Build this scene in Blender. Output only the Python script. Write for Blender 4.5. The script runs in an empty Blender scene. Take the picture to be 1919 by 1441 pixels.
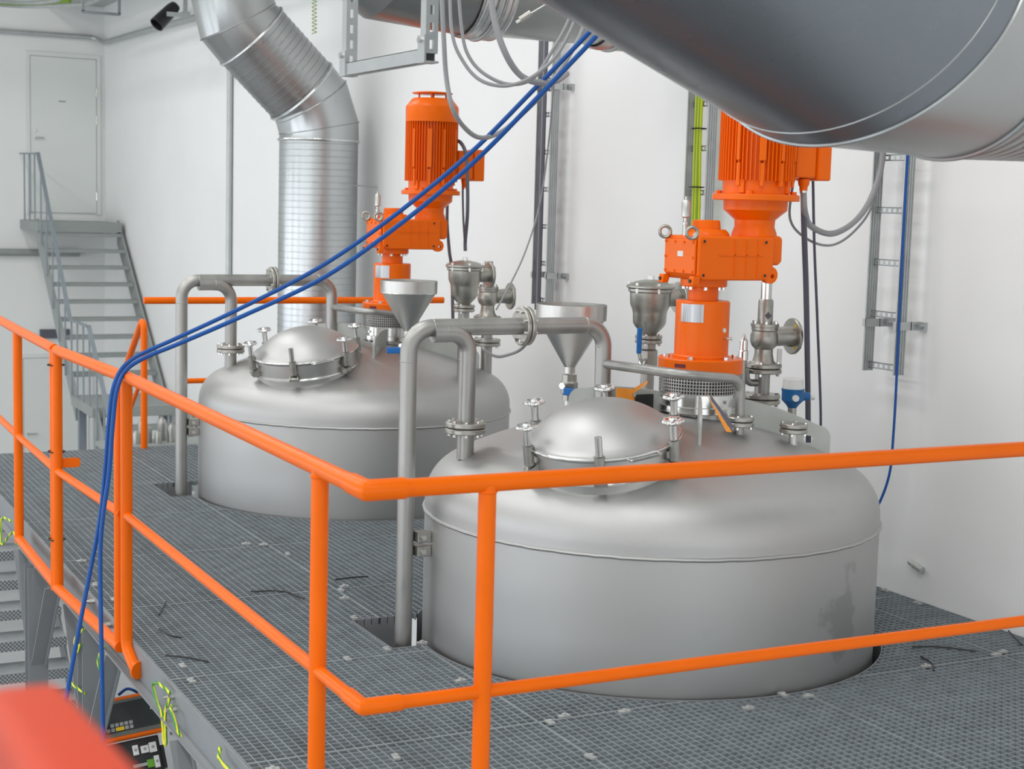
import bpy, math, random
from mathutils import Vector, Matrix
random.seed(7)
S = bpy.context.scene
COL = S.collection
PI = math.pi

# ------------------------------------------------------------------ camera
CAM = Vector((-1.4591, -3.6387, 1.8350))
FPX = 2912.5
FW = Vector((0.45333321, 0.88385848, -0.11525269))
RT = Vector((0.89090379, -0.45335701, 0.02752934))
UP = Vector((0.02791857, 0.11515902, 0.99295466))
cd = bpy.data.cameras.new('camera')
cam = bpy.data.objects.new('camera', cd)
COL.objects.link(cam)
M = Matrix((RT, UP, -FW)).transposed().to_4x4()
M.translation = CAM
cam.matrix_world = M
cd.sensor_width = 36.0
cd.lens = FPX / 1919.0 * 36.0
cd.clip_start = 0.05
cd.clip_end = 200
cd.dof.use_dof = True
cd.dof.focus_distance = 6.6
cd.dof.aperture_fstop = 5.6
S.camera = cam

def at(px, py, d):
    """a point seen at a picture position, d metres deep in front of the lens"""
    return CAM + FW * d + RT * ((px - 959.5) / FPX * d) - UP * ((py - 720.5) / FPX * d)

# ------------------------------------------------------------------ light
w = bpy.data.worlds.new('world')
S.world = w
w.use_nodes = True
w.node_tree.nodes['Background'].inputs[0].default_value = (0.85, 0.92, 1.0, 1)
w.node_tree.nodes['Background'].inputs[1].default_value = 0.15

def area(name, loc, sx, sy, power, color=(1, 0.99, 0.975), rot=(0, 0, 0)):
    l = bpy.data.lights.new(name, 'AREA')
    l.shape = 'RECTANGLE'
    l.size = sx
    l.size_y = sy
    l.energy = power
    l.color = color
    o = bpy.data.objects.new(name, l)
    o.location = loc
    o.rotation_euler = rot
    COL.objects.link(o)
    return o

# rows of ceiling strip lights, the length of the hall
for lx, pw in ((-6.0, 82), (-2.8, 82), (0.4, 82)):
    for ly in (-6.0, -1.0, 4.0, 9.0, 14.0):
        area('ceiling_light', (lx, ly, 6.3), 0.55, 3.2, pw)
# bluish lights added for assumed, unseen windows in the opposite long wall
for wy in (-5.0, -0.5, 4.0, 8.5, 13.0, 17.2):
    area('window_light', (-8.85, wy, 0.6), 3.6, 3.0, 100, (0.87, 0.93, 1.0), (0, -PI / 2, 0))
for wx in (-5.5, -1.5, 1.8):  # added fill lights at the front wall, no windows known there
    area('window_light', (wx, -8.85, 0.6), 3.0, 3.6, 38, (0.90, 0.95, 1.0), (PI / 2, 0, 0))
S.view_settings.view_transform = 'Standard'
S.view_settings.look = 'None'
S.view_settings.gamma = 1.0
S.view_settings.use_curve_mapping = False
S.view_settings.exposure = -0.1

# ------------------------------------------------------------------ materials
def mat(name, col, metal=0.0, rough=0.5, var=0.0, scale=8.0, bump=0.0, bscale=60.0, coat=0.0, stretch=None, rvar=0.0, spec=None):
    m = bpy.data.materials.new(name)
    m.use_nodes = True
    nt = m.node_tree
    b = nt.nodes['Principled BSDF']
    b.inputs['Base Color'].default_value = (*col, 1)
    b.inputs['Metallic'].default_value = metal
    b.inputs['Roughness'].default_value = rough
    if spec is not None:
        b.inputs['Specular IOR Level'].default_value = spec
    if coat:
        b.inputs['Coat Weight'].default_value = coat
        b.inputs['Coat Roughness'].default_value = 0.08
    if var or bump or rvar:
        tc = nt.nodes.new('ShaderNodeTexCoord')
        mp = nt.nodes.new('ShaderNodeMapping')
        nt.links.new(tc.outputs['Object'], mp.inputs[0])
        if stretch:
            mp.inputs['Scale'].default_value = stretch
        n = nt.nodes.new('ShaderNodeTexNoise')
        n.inputs['Scale'].default_value = scale
        n.inputs['Detail'].default_value = 5
        nt.links.new(mp.outputs[0], n.inputs['Vector'])
        if var:
            r = nt.nodes.new('ShaderNodeValToRGB')
            r.color_ramp.elements[0].position = 0.3
            r.color_ramp.elements[1].position = 0.7
            r.color_ramp.elements[0].color = (*[max(0, c * (1 - var)) for c in col], 1)
            r.color_ramp.elements[1].color = (*[min(1, c * (1 + var)) for c in col], 1)
            nt.links.new(n.outputs[0], r.inputs[0])
            nt.links.new(r.outputs[0], b.inputs['Base Color'])
        if rvar:
            mr = nt.nodes.new('ShaderNodeMapRange')
            mr.inputs['From Min'].default_value = 0.3
            mr.inputs['From Max'].default_value = 0.7
            mr.inputs['To Min'].default_value = rough - rvar
            mr.inputs['To Max'].default_value = rough + rvar
            nt.links.new(n.outputs[0], mr.inputs[0])
            nt.links.new(mr.outputs[0], b.inputs['Roughness'])
        if bump:
            n2 = nt.nodes.new('ShaderNodeTexNoise')
            n2.inputs['Scale'].default_value = bscale
            n2.inputs['Detail'].default_value = 3
            nt.links.new(mp.outputs[0], n2.inputs['Vector'])
            bp = nt.nodes.new('ShaderNodeBump')
            bp.inputs['Strength'].default_value = bump
            bp.inputs['Distance'].default_value = 0.002
            nt.links.new(n2.outputs[0], bp.inputs['Height'])
            nt.links.new(bp.outputs[0], b.inputs['Normal'])
    return m

MT = {}
MT['wall'] = mat('white_wall_paint', (0.84, 0.845, 0.84), rough=0.75, var=0.015, scale=1.2, bump=0.12, bscale=40)
MT['wallb'] = mat('off_white_wall_paint', (0.82, 0.83, 0.815), rough=0.75, var=0.02, scale=0.8)
MT['ceil'] = mat('ceiling_paint', (0.62, 0.63, 0.60), rough=0.8)
MT['conc'] = mat('grey_concrete', (0.36, 0.37, 0.38), rough=0.6, var=0.12, scale=1.5)
MT['steel'] = mat('satin_stainless', (0.60, 0.595, 0.575), 1.0, 0.36, var=0.06, scale=5, rvar=0.05, bump=0.06, bscale=90)
MT['pipe'] = mat('pickled_stainless_pipe', (0.40, 0.395, 0.38), 0.9, 0.42, var=0.10, scale=14, rvar=0.06, stretch=(1, 1, 0.35))
MT['cast'] = mat('cast_stainless', (0.43, 0.42, 0.385), 0.95, 0.38, var=0.10, scale=25, rvar=0.05, bump=0.25, bscale=120)
MT['bright'] = mat('bright_steel', (0.72, 0.72, 0.70), 1.0, 0.2, var=0.05, scale=20)
MT['chrome'] = mat('polished_chrome', (0.80, 0.80, 0.80), 1.0, 0.14)
MT['fin'] = mat('pale_matt_plate', (0.50, 0.515, 0.49), 0.35, 0.55, var=0.05, scale=6)
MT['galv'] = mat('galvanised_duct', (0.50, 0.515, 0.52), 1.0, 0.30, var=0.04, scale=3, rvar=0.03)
MT['galvnear'] = mat('weathered_galvanised_duct', (0.215, 0.235, 0.26), 0.9, 0.27, var=0.04, scale=2.0, rvar=0.03)  # dim surroundings mirrored by the underside are put into a darker base
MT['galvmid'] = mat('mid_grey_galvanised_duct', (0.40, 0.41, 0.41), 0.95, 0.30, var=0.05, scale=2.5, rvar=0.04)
MT['foil'] = mat('aluminium_foil_tape', (0.70, 0.71, 0.71), 1.0, 0.25, var=0.1, scale=30, bump=0.8, bscale=70)
MT['grate'] = mat('hot_dip_galvanised_grating', (0.37, 0.41, 0.435), 0.5, 0.45, var=0.12, scale=12)
MT['gratejoint'] = mat('grating_clip_zinc', (0.58, 0.59, 0.58), 0.6, 0.4)
MT['strut'] = mat('zinc_strut', (0.50, 0.52, 0.52), 0.7, 0.40, var=0.06, scale=10)
MT['dark'] = mat('dark_recess', (0.035, 0.036, 0.038), 0.2, 0.6)  # gasket black, also stands in for the shade inside the guard
MT['black'] = mat('black_plastic', (0.015, 0.015, 0.017), 0.0, 0.4)
MT['orange'] = mat('orange_rail_paint', (0.90, 0.150, 0.0015), 0.0, 0.32, var=0.03, scale=6, spec=0.17)
MT['orangem'] = mat('orange_machine_enamel', (0.88, 0.142, 0.0015), 0.0, 0.30, bump=0.08, bscale=80, spec=0.22)
MT['redp'] = mat('red_paint', (0.62, 0.052, 0.010), 0.0, 0.4, spec=0.12)
MT['gpaint'] = mat('grey_structural_paint', (0.235, 0.25, 0.265), 0.0, 0.5, var=0.04, scale=5)
MT['gpaint2'] = mat('pale_grey_stair_paint', (0.30, 0.325, 0.315), 0.0, 0.55, var=0.05, scale=4)
MT['gpaint3'] = mat('blue_grey_handrail_paint', (0.235, 0.27, 0.30), 0.0, 0.5)
MT['tread'] = mat('galvanised_tread', (0.34, 0.36, 0.375), 0.35, 0.5, var=0.08, scale=10)
MT['cableg'] = mat('grey_cable_sheath', (0.30, 0.30, 0.31), 0, 0.5)
MT['cabled'] = mat('dark_grey_cable_sheath', (0.11, 0.107, 0.14), 0, 0.5)
MT['blue'] = mat('blue_hose', (0.013, 0.085, 0.33), 0, 0.4, spec=0.25)
MT['blueh'] = mat('blue_handle_plastic', (0.012, 0.16, 0.52), 0, 0.4)
MT['blues'] = mat('blue_sensor_housing', (0.01, 0.12, 0.33), 0, 0.4)
MT['white'] = mat('white_plastic', (0.72, 0.73, 0.71), 0, 0.4)
MT['panel'] = mat('grey_panel', (0.13, 0.135, 0.12), 0, 0.45)
MT['screen'] = mat('dark_keypad_foil', (0.022, 0.026, 0.027), 0, 0.35)
MT['btn'] = mat('grey_button', (0.33, 0.34, 0.33), 0, 0.5)
MT['yellow'] = mat('yellow_button', (0.85, 0.55, 0.01), 0, 0.5)
MT['lime'] = mat('lime_green_terminal', (0.12, 0.35, 0.02), 0, 0.5)
MT['door'] = mat('white_door_enamel', (0.74, 0.765, 0.745), 0, 0.5)
MT['tago'] = mat('orange_tag_print', (0.90, 0.30, 0.02), 0, 0.5)
MT['redlab'] = mat('dark_red_label', (0.16, 0.02, 0.03), 0, 0.5)

def earth_mat():
    m = mat('green_yellow_earth_wire', (0.03, 0.25, 0.04), 0, 0.45)
    nt = m.node_tree
    tc = nt.nodes.new('ShaderNodeTexCoord')
    wv = nt.nodes.new('ShaderNodeTexWave')
    wv.inputs['Scale'].default_value = 26
    wv.inputs['Distortion'].default_value = 1.5
    r = nt.nodes.new('ShaderNodeValToRGB')
    r.color_ramp.interpolation = 'CONSTANT'
    r.color_ramp.elements[0].color = (0.02, 0.27, 0.05, 1)
    r.color_ramp.elements[1].position = 0.5
    r.color_ramp.elements[1].color = (0.78, 0.72, 0.02, 1)
    nt.links.new(tc.outputs['Object'], wv.inputs[0])
    nt.links.new(wv.outputs['Fac'], r.inputs[0])
    nt.links.new(r.outputs[0], nt.nodes['Principled BSDF'].inputs['Base Color'])
    return m
MT['earth'] = earth_mat()
MT['yg'] = mat('yellow_green_cable', (0.55, 0.62, 0.005), 0, 0.45)
MT['yg2'] = mat('green_stripe_cable', (0.20, 0.34, 0.02), 0, 0.45)

def plate_mat():
    m = mat('engraved_nameplate', (0.5, 0.51, 0.52), 0.8, 0.35)
    nt = m.node_tree
    tc = nt.nodes.new('ShaderNodeTexCoord')
    br = nt.nodes.new('ShaderNodeTexBrick')
    br.inputs['Scale'].default_value = 70
    br.inputs['Mortar Size'].default_value = 0.03
    br.inputs['Color1'].default_value = (0.5, 0.51, 0.53, 1)
    br.inputs['Color2'].default_value = (0.34, 0.35, 0.37, 1)
    br.inputs['Mortar'].default_value = (0.62, 0.62, 0.63, 1)
    nt.links.new(tc.outputs['Object'], br.inputs[0])
    nt.links.new(br.outputs[0], nt.nodes['Principled BSDF'].inputs['Base Color'])
    return m
MT['plate'] = plate_mat()

def tread_mat():
    m = mat('serrated_tread_front', (0.36, 0.38, 0.39), 0.5, 0.45)
    nt = m.node_tree
    tc = nt.nodes.new('ShaderNodeTexCoord')
    v = nt.nodes.new('ShaderNodeTexChecker')
    v.inputs['Scale'].default_value = 70
    v.inputs['Color1'].default_value = (0.48, 0.50, 0.51, 1)
    v.inputs['Color2'].default_value = (0.16, 0.17, 0.18, 1)
    nt.links.new(tc.outputs['Object'], v.inputs[0])
    nt.links.new(v.outputs[0], nt.nodes['Principled BSDF'].inputs['Base Color'])
    return m
MT['treadf'] = tread_mat()

def tank_mat():
    m = mat('brushed_tank_stainless', (0.60, 0.595, 0.58), 1.0, 0.40, bump=0.05, bscale=60)
    nt = m.node_tree
    b = nt.nodes['Principled BSDF']
    tc = nt.nodes.new('ShaderNodeTexCoord')
    # handling stains: soft darker blotches with their own shapes
    n = nt.nodes.new('ShaderNodeTexNoise')
    n.inputs['Scale'].default_value = 7.0
    n.inputs['Detail'].default_value = 4
    nt.links.new(tc.outputs['Object'], n.inputs[0])
    r = nt.nodes.new('ShaderNodeValToRGB')
    r.color_ramp.elements[0].position = 0.66
    r.color_ramp.elements[1].position = 0.74
    r.color_ramp.elements[0].color = (0, 0, 0, 1)
    r.color_ramp.elements[1].color = (1, 1, 1, 1)
    nt.links.new(n.outputs[0], r.inputs[0])
    # one drip patch low on the shell
    vm = nt.nodes.new('ShaderNodeVectorMath')
    vm.operation = 'SUBTRACT'
    vm.inputs[1].default_value = (0.335, -0.92, 0.19)
    nt.links.new(tc.outputs['Object'], vm.inputs[0])
    vs = nt.nodes.new('ShaderNodeVectorMath')
    vs.operation = 'MULTIPLY'
    vs.inputs[1].default_value = (9.0, 9.0, 4.4)
    nt.links.new(vm.outputs[0], vs.inputs[0])
    ln = nt.nodes.new('ShaderNodeVectorMath')
    ln.operation = 'LENGTH'
    nt.links.new(vs.outputs[0], ln.inputs[0])
    n3 = nt.nodes.new('ShaderNodeTexNoise')
    n3.inputs['Scale'].default_value = 8
    n3.inputs['Detail'].default_value = 3
    nt.links.new(tc.outputs['Object'], n3.inputs[0])
    ad = nt.nodes.new('ShaderNodeMath')
    ad.operation = 'MULTIPLY_ADD'
    ad.inputs[1].default_value = -3.2
    ad.inputs[2].default_value = 1.75
    nt.links.new(n3.outputs[0], ad.inputs[0])
    sm = nt.nodes.new('ShaderNodeMath')
    sm.operation = 'ADD'
    nt.links.new(ad.outputs[0], sm.inputs[0])
    nt.links.new(ln.outputs['Value'], sm.inputs[1])
    st = nt.nodes.new('ShaderNodeMapRange')
    st.inputs['From Min'].default_value = 1.15
    st.inputs['From Max'].default_value = 0.85
    st.inputs['To Min'].default_value = 0.0
    st.inputs['To Max'].default_value = 1.0
    nt.links.new(sm.outputs[0], st.inputs[0])
    mx = nt.nodes.new('ShaderNodeMath')
    mx.operation = 'MULTIPLY_ADD'
    mx.inputs[1].default_value = 0.15
    nt.links.new(r.outputs[0], mx.inputs[0])
    nt.links.new(st.outputs[0], mx.inputs[2])
    # broad tone drift
    n4 = nt.nodes.new('ShaderNodeTexNoise')
    n4.inputs['Scale'].default_value = 2.2
    n4.inputs['Detail'].default_value = 6
    nt.links.new(tc.outputs['Object'], n4.inputs[0])
    mr = nt.nodes.new('ShaderNodeMapRange')
    mr.inputs['From Min'].default_value = 0.3
    mr.inputs['From Max'].default_value = 0.7
    mr.inputs['To Min'].default_value = 0.44
    mr.inputs['To Max'].default_value = 0.54
    nt.links.new(n4.outputs[0], mr.inputs[0])
    nt.links.new(mr.outputs[0], b.inputs['Roughness'])
    mc = nt.nodes.new('ShaderNodeMix')
    mc.data_type = 'RGBA'
    mc.inputs[6].default_value = (0.50, 0.50, 0.495, 1)
    mc.inputs[7].default_value = (0.40, 0.40, 0.392, 1)
    nt.links.new(mx.outputs[0], mc.inputs[0])
    nt.links.new(mc.outputs[2], b.inputs['Base Color'])
    return m
MT['tank'] = tank_mat()

# ------------------------------------------------------------------ mesh helpers
def basis(ax):
    a = Vector(ax).normalized()
    t = Vector((0, 0, 1)) if abs(a.z) < 0.9 else Vector((1, 0, 0))
    u = t.cross(a).normalized()
    return u, a.cross(u).normalized(), a

class MB:
    def __init__(s):
        s.v = []
        s.f = []
    def add(s, vs, fs):
        k = len(s.v)
        s.v += [tuple(q) for q in vs]
        s.f += [tuple(i + k for i in f) for f in fs]
        return s
    def box(s, c, sz, R=None):
        c = Vector(c)
        h = [x / 2 for x in sz]
        vs = []
        for z in (-1, 1):
            for y in (-1, 1):
                for x in (-1, 1):
                    q = Vector((x * h[0], y * h[1], z * h[2]))
                    vs.append(c + (R @ q if R else q))
        return s.add(vs, [(0, 2, 3, 1), (4, 5, 7, 6), (0, 1, 5, 4), (2, 6, 7, 3), (0, 4, 6, 2), (1, 3, 7, 5)])
    def bb(s, x0, x1, y0, y1, z0, z1):
        return s.box(((x0 + x1) / 2, (y0 + y1) / 2, (z0 + z1) / 2), (x1 - x0, y1 - y0, z1 - z0))
    def lathe(s, prof, n=32, o=(0, 0, 0), ax=(0, 0, 1)):
        u, v, a = basis(ax)
        o = Vector(o)
        vs, fs = [], []
        rows = []
        for r, h in prof:
            if r < 1e-6:
                rows.append([len(vs)])
                vs.append(o + a * h)
            else:
                rows.append(list(range(len(vs), len(vs) + n)))
                for i in range(n):
                    t = 2 * PI * i / n
                    vs.append(o + a * h + (u * math.cos(t) + v * math.sin(t)) * r)
        for A, B in zip(rows, rows[1:]):
            for i in range(n):
                j = (i + 1) % n
                if len(A) == 1 and len(B) == 1:
                    continue
                if len(A) == 1:
                    fs.append((A[0], B[j], B[i]))
                elif len(B) == 1:
                    fs.append((A[i], A[j], B[0]))
                else:
                    fs.append((A[i], A[j], B[j], B[i]))
        return s.add(vs, fs)
    def cyl(s, a, b, r, r2=None, n=16):
        a, b = Vector(a), Vector(b)
        L = (b - a).length
        r2 = r if r2 is None else r2
        return s.lathe([(0, 0), (r, 0), (r2, L), (0, L)], n, a, b - a)
    def tube(s, pts, r, n=10, caps=True):
        P = [Vector(q) for q in pts]
        rr = r if isinstance(r, (list, tuple)) else [r] * len(P)
        vs, fs = [], []
        pu = None
        for i, q in enumerate(P):
            t = (P[min(i + 1, len(P) - 1)] - P[max(i - 1, 0)]).normalized()
            if pu is None:
                pu, _, _ = basis(t)
            pu = (pu - t * pu.dot(t)).normalized()
            pv = t.cross(pu)
            for k in range(n):
                an = 2 * PI * k / n
                vs.append(q + (pu * math.cos(an) + pv * math.sin(an)) * rr[i])
        for i in range(len(P) - 1):
            for k in range(n):
                j = (k + 1) % n
                fs.append((i * n + k, i * n + j, (i + 1) * n + j, (i + 1) * n + k))
        if caps:
            fs.append(tuple(range(n))[::-1])
            fs.append(tuple((len(P) - 1) * n + k for k in range(n)))
        return s.add(vs, fs)
    def prism(s, poly, o, U, V, t):
        """outline in (U,V), thickness t centred along U x V"""
        o, U, V = Vector(o), Vector(U), Vector(V)
        W = U.cross(V).normalized() * (t / 2)
        n = len(poly)
        vs = [o + U * a + V * b - W for a, b in poly] + [o + U * a + V * b + W for a, b in poly]
        fs = [tuple(range(n))[::-1], tuple(range(n, 2 * n))]
        fs += [(i, (i + 1) % n, n + (i + 1) % n, n + i) for i in range(n)]
        return s.add(vs, fs)
    def holed(s, poly, hole, o, U, V, t):
        """like prism, with a hole ring that has as many points as the outline"""
        o, U, V = Vector(o), Vector(U), Vector(V)
        W = U.cross(V).normalized() * (t / 2)
        n = len(poly)
        vs = []
        for sg in (-1, 1):
            for ring in (poly, hole):
                vs += [o + U * a + V * b + W * sg for a, b in ring]
        fs = []
        for i in range(n):
            j = (i + 1) % n
            fs += [(j, i, n + i, n + j), (2 * n + i, 2 * n + j, 3 * n + j, 3 * n + i),
                   (i, j, 2 * n + j, 2 * n + i), (n + j, n + i, 3 * n + i, 3 * n + j)]
        return s.add(vs, fs)
    def torus(s, c, ax, R, r, n=32, k=8, a0=0, a1=2 * PI):
        u, v, a = basis(ax)
        c = Vector(c)
        vs, fs = [], []
        full = abs(a1 - a0 - 2 * PI) < 1e-6
        m = n if full else n + 1
        for i in range(m):
            t = a0 + (a1 - a0) * i / n
            d = u * math.cos(t) + v * math.sin(t)
            for j in range(k):
                q = 2 * PI * j / k
                vs.append(c + d * (R + r * math.cos(q)) + a * r * math.sin(q))
        for i in range(n):
            for j in range(k):
                i2 = (i + 1) % m
                fs.append((i * k + j, i2 * k + j, i2 * k + (j + 1) % k, i * k + (j + 1) % k))
        return s.add(vs, fs)
    def hexhead(s, c, ax, r, h):
        c = Vector(c)
        return s.cyl(c, c + Vector(ax).normalized() * h, r, n=6)
    def build(s, name, m, parent=None, smooth=35, bevel=0, bseg=2):
        me = bpy.data.meshes.new(name)
        me.from_pydata(s.v, [], s.f)
        me.validate()
        me.update()
        if smooth:
            me.shade_smooth()
            me.set_sharp_from_angle(angle=math.radians(smooth))
        me.materials.append(MT[m] if isinstance(m, str) else m)
        o = bpy.data.objects.new(name, me)
        COL.objects.link(o)
        if parent:
            o.parent = parent
        if bevel:
            md = o.modifiers.new('bevel', 'BEVEL')
            md.width = bevel
            md.segments = bseg
            md.limit_method = 'ANGLE'
            md.angle_limit = math.radians(40)
            md.harden_normals = False
        return o

def fillet(pts, rad, seg=8):
    P = [Vector(q) for q in pts]
    out = [P[0]]
    for i in range(1, len(P) - 1):
        a, b, c = P[i - 1], P[i], P[i + 1]
        d1, d2 = (a - b), (c - b)
        ang = d1.angle(d2)
        r = rad[i - 1] if isinstance(rad, (list, tuple)) else rad
        t = min(r / math.tan(ang / 2), d1.length * 0.49, d2.length * 0.49)
        r = t * math.tan(ang / 2)
        d1, d2 = d1.normalized(), d2.normalized()
        ctr = b + (d1 + d2).normalized() * (r / math.sin(ang / 2))
        s0 = ((b + d1 * t) - ctr).normalized()
        s1 = ((b + d2 * t) - ctr).normalized()
        w_ = s0.angle(s1)
        for k in range(seg + 1):
            f = k / seg
            out.append(ctr + (s0 * math.sin((1 - f) * w_) + s1 * math.sin(f * w_)) * (r / math.sin(w_)))
    out.append(P[-1])
    return out

def spline(pts, n=10):
    P = [Vector(q) for q in pts]
    P = [P[0] * 2 - P[1]] + P + [P[-1] * 2 - P[-2]]
    out = []
    for i in range(1, len(P) - 2):
        p0, p1, p2, p3 = P[i - 1:i + 3]
        for k in range(n):
            t = k / n
            out.append(0.5 * ((2 * p1) + (p2 - p0) * t + (2 * p0 - 5 * p1 + 4 * p2 - p3) * t * t + (3 * p1 - p0 - 3 * p2 + p3) * t ** 3))
    out.append(P[-2])
    return out

def tag(o, label=None, cat=None, group=None, kind=None):
    for k, v in (('label', label), ('category', cat), ('group', group), ('kind', kind)):
        if v:
            o[k] = v
    return o

def thing(name, label, cat, loc=(0, 0, 0), group=None, kind=None, rotz=0):
    o = bpy.data.objects.new(name, None)
    o.empty_display_size = 0.1
    COL.objects.link(o)
    o.location = loc
    o.rotation_euler = (0, 0, rotz)
    return tag(o, label, cat, group, kind)

def B(x0, x1, y0, y1, z0, z1):
    return MB().bb(x0, x1, y0, y1, z0, z1)

def struct(o):
    o['kind'] = 'structure'
    return o

# ================================================================== the hall
WX = 3.66           # long white wall beside the tanks
WY = 19.69          # far end wall with the door
LF = -2.75          # level of the hall floor, the grating platform is at 0
struct(B(WX, WX + 0.2, -9, WY + 0.2, LF, 6.6).build('wall_right', 'wall', smooth=0))
struct(B(-9, WX, WY, WY + 0.2, LF, 6.6).build('wall_back', 'wallb', smooth=0))
struct(B(-9.2, -9, -9, WY + 0.2, LF, 6.6).build('wall_left', 'wallb', smooth=0))
struct(B(-9.2, WX + 0.2, -9.2, -9, LF, 6.6).build('wall_front', 'wallb', smooth=0))
struct(B(-9.2, WX + 0.2, -9.2, WY + 0.2, 6.6, 6.8).build('ceiling', 'ceil', smooth=0))
struct(B(-9.2, WX + 0.2, -9.2, WY + 0.2, LF - 0.2, LF).build('floor_lower', 'conc', smooth=0))

for k, wy in enumerate((-5.0, -0.5, 4.0, 8.5, 13.0, 17.2)):  # frames added round the lights of the assumed left-wall windows
    wn = MB()
    for a in (-1.65, 0.0, 1.65):
        wn.bb(-9.0, -8.90, wy + a - 0.05, wy + a + 0.05, -1.20, 2.40)
    for z in (-1.20, 2.40):
        wn.bb(-9.0, -8.90, wy - 1.70, wy + 1.70, z - 0.05, z + 0.05)
    struct(wn.build('window_%d' % (k + 1), 'door', smooth=0))

for k, wx in enumerate((-5.5, -1.5, 1.8)):  # added frames around the front-wall fill lights
    wn = MB()
    for a in (-1.55, 0.0, 1.55):
        wn.bb(wx + a - 0.05, wx + a + 0.05, -9.0, -8.90, -1.20, 2.40)
    for z in (-1.20, 2.40):
        wn.bb(wx - 1.6, wx + 1.6, -9.0, -8.90, z - 0.05, z + 0.05)
    struct(wn.build('window_%d' % (k + 7), 'door', smooth=0))

def door(name, x0, x1, z0, z1, hx, hz, pad=0.055):
    d = thing(name, None, None, (0, WY, 0))
    struct(d)
    f = MB()
    f.bb(x0 - pad, x0, -0.035, 0.0, z0 - 0.02, z1 + pad).bb(x1, x1 + pad, -0.035, 0.0, z0 - 0.02, z1 + pad).bb(x0, x1, -0.035, 0, z1, z1 + pad)
    f.build('frame', 'door', d, smooth=0)
    B(x0 + 0.006, x1 - 0.006, -0.028, 0, z0, z1 - 0.006).build('leaf', 'door', d, smooth=0, bevel=0.003)
    h = MB()
    h.cyl((hx, -0.03, hz), (hx, -0.075, hz), 0.016, n=12).tube(fillet([(hx, -0.07, hz), (hx + 0.13, -0.07, hz)], 0.01), 0.011)
    h.build('handle', 'bright', d)
    if z0 > 0:
        MB().cyl((hx, -0.028, hz + 0.10), (hx, -0.045, hz + 0.10), 0.026, n=16).build('lock', 'bright', d)
        for hz2 in (z0 + 0.25, z0 + 1.35, z0 + 1.75):
            MB().cyl((x1 - 0.004, -0.035, hz2 - 0.06), (x1 - 0.004, -0.035, hz2 + 0.06), 0.012, n=8).build('hinge', 'bright', d)
        B(x0 + 0.40, x0 + 0.50, -0.032, -0.027, 3.12, 3.14).build('sign_strip', 'btn', d, smooth=0)
    return d
door('door_1', 2.60, 3.545, 1.53, 3.76, 2.66, 2.595)
door('door_2', 2.47, 3.42, LF + 0.02, -0.59, 2.53, -1.705)
struct(MB().tube(fillet([(-8.9, WY - 0.05, 4.05), (3.52, WY - 0.05, 4.07), (3.60, WY - 0.25, 3.99), (3.60, 12.0, 3.86)], 0.15), 0.035).build('trim_1', 'strut'))

# dark upper band of shade is cast by an unseen tray set under the ceiling; wall pin and marks
o = MB().lathe([(0, 0), (0.014, 0), (0.016, 0.01), (0.013, 0.02), (0.016, 0.035), (0.013, 0.05), (0.016, 0.065), (0.013, 0.08), (0.015, 0.1), (0, 0.102)], 10, (WX - 0.012, 2.045, 0.168), (-0.05, -1, -0.2)).build('wall_stub', 'fin')
tag(o, 'small ridged metal stub on the white wall low right of the nearer tank', 'stub')
o = B(2.713, 3.141, WY - 0.05, WY, -0.306, -0.174).build('wall_sign', 'cabled', smooth=0, bevel=0.005)
tag(o, 'dark rectangular plate on the far wall behind the grey stairs', 'sign')

# ---------------------------------------------------------------- grating platform
TN = Vector((2.135, 2.022, 0))
TF = Vector((2.13, 5.53, 0))
HR = 1.018
RECTS = [(TN.x - 1.155, TN.x - 0.6, TN.y + 0.11, TN.y + 0.57), (TF.x - 1.16, TF.x - 0.6, TF.y + 0.10, TF.y + 0.56)]

def subtract(ivs, a, b):
    out = []
    for x, y in ivs:
        if b <= x or a >= y:
            out.append((x, y))
        else:
            if a > x:
                out.append((x, a))
            if b < y:
                out.append((b, y))
    return out

def free(axis, v, a, b):
    ivs = [(a, b)]
    for c in (TN, TF):
        d = v - (c.x if axis == 'y' else c.y)
        if abs(d) < HR:
            h = math.sqrt(HR * HR - d * d)
            m = c.y if axis == 'y' else c.x
            ivs = subtract(ivs, m - h, m + h)
    for x0, x1, y0, y1 in RECTS:
        if axis == 'y' and x0 < v < x1:
            ivs = subtract(ivs, y0, y1)
        if axis == 'x' and y0 < v < y1:
            ivs = subtract(ivs, x0, x1)
    return [(p, q) for p, q in ivs if q - p > 0.012]

plat = thing('floor_platform', None, None, (0, 0, 0))
struct(plat)
PX = [0.03, 1.11, 2.22, 3.33, 3.63]
PY = [-0.03, 1.09, 2.06, 3.15, 4.15, 5.15, 6.15, 7.0, 7.56]
PITCH = 0.0345
GH = 0.028
for ix in range(len(PX) - 1):
    for iy in range(len(PY) - 1):
        x0, x1 = PX[ix] + 0.003, PX[ix + 1] - 0.003
        y0, y1 = PY[iy] + 0.003, PY[iy + 1] - 0.003
        mb = MB()
        n = max(2, round((x1 - x0) / PITCH))
        for i in range(n + 1):
            x = x0 + (x1 - x0) * i / n
            t = 0.0028 if 0 < i < n else 0.004
            for a, b in free('y', x, y0, y1):
                mb.bb(x - t / 2, x + t / 2, a, b, -GH, 0)
        n = max(2, round((y1 - y0) / PITCH))
        for i in range(n + 1):
            y = y0 + (y1 - y0) * i / n
            t = 0.0030 if 0 < i < n else 0.0045
            for a, b in free('x', y, x0, x1):
                mb.bb(a, b, y - t / 2, y + t / 2, -GH + 0.001, -0.0004)
        if mb.v:
            mb.build('grating_panel', 'grate', plat, smooth=0)
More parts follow.
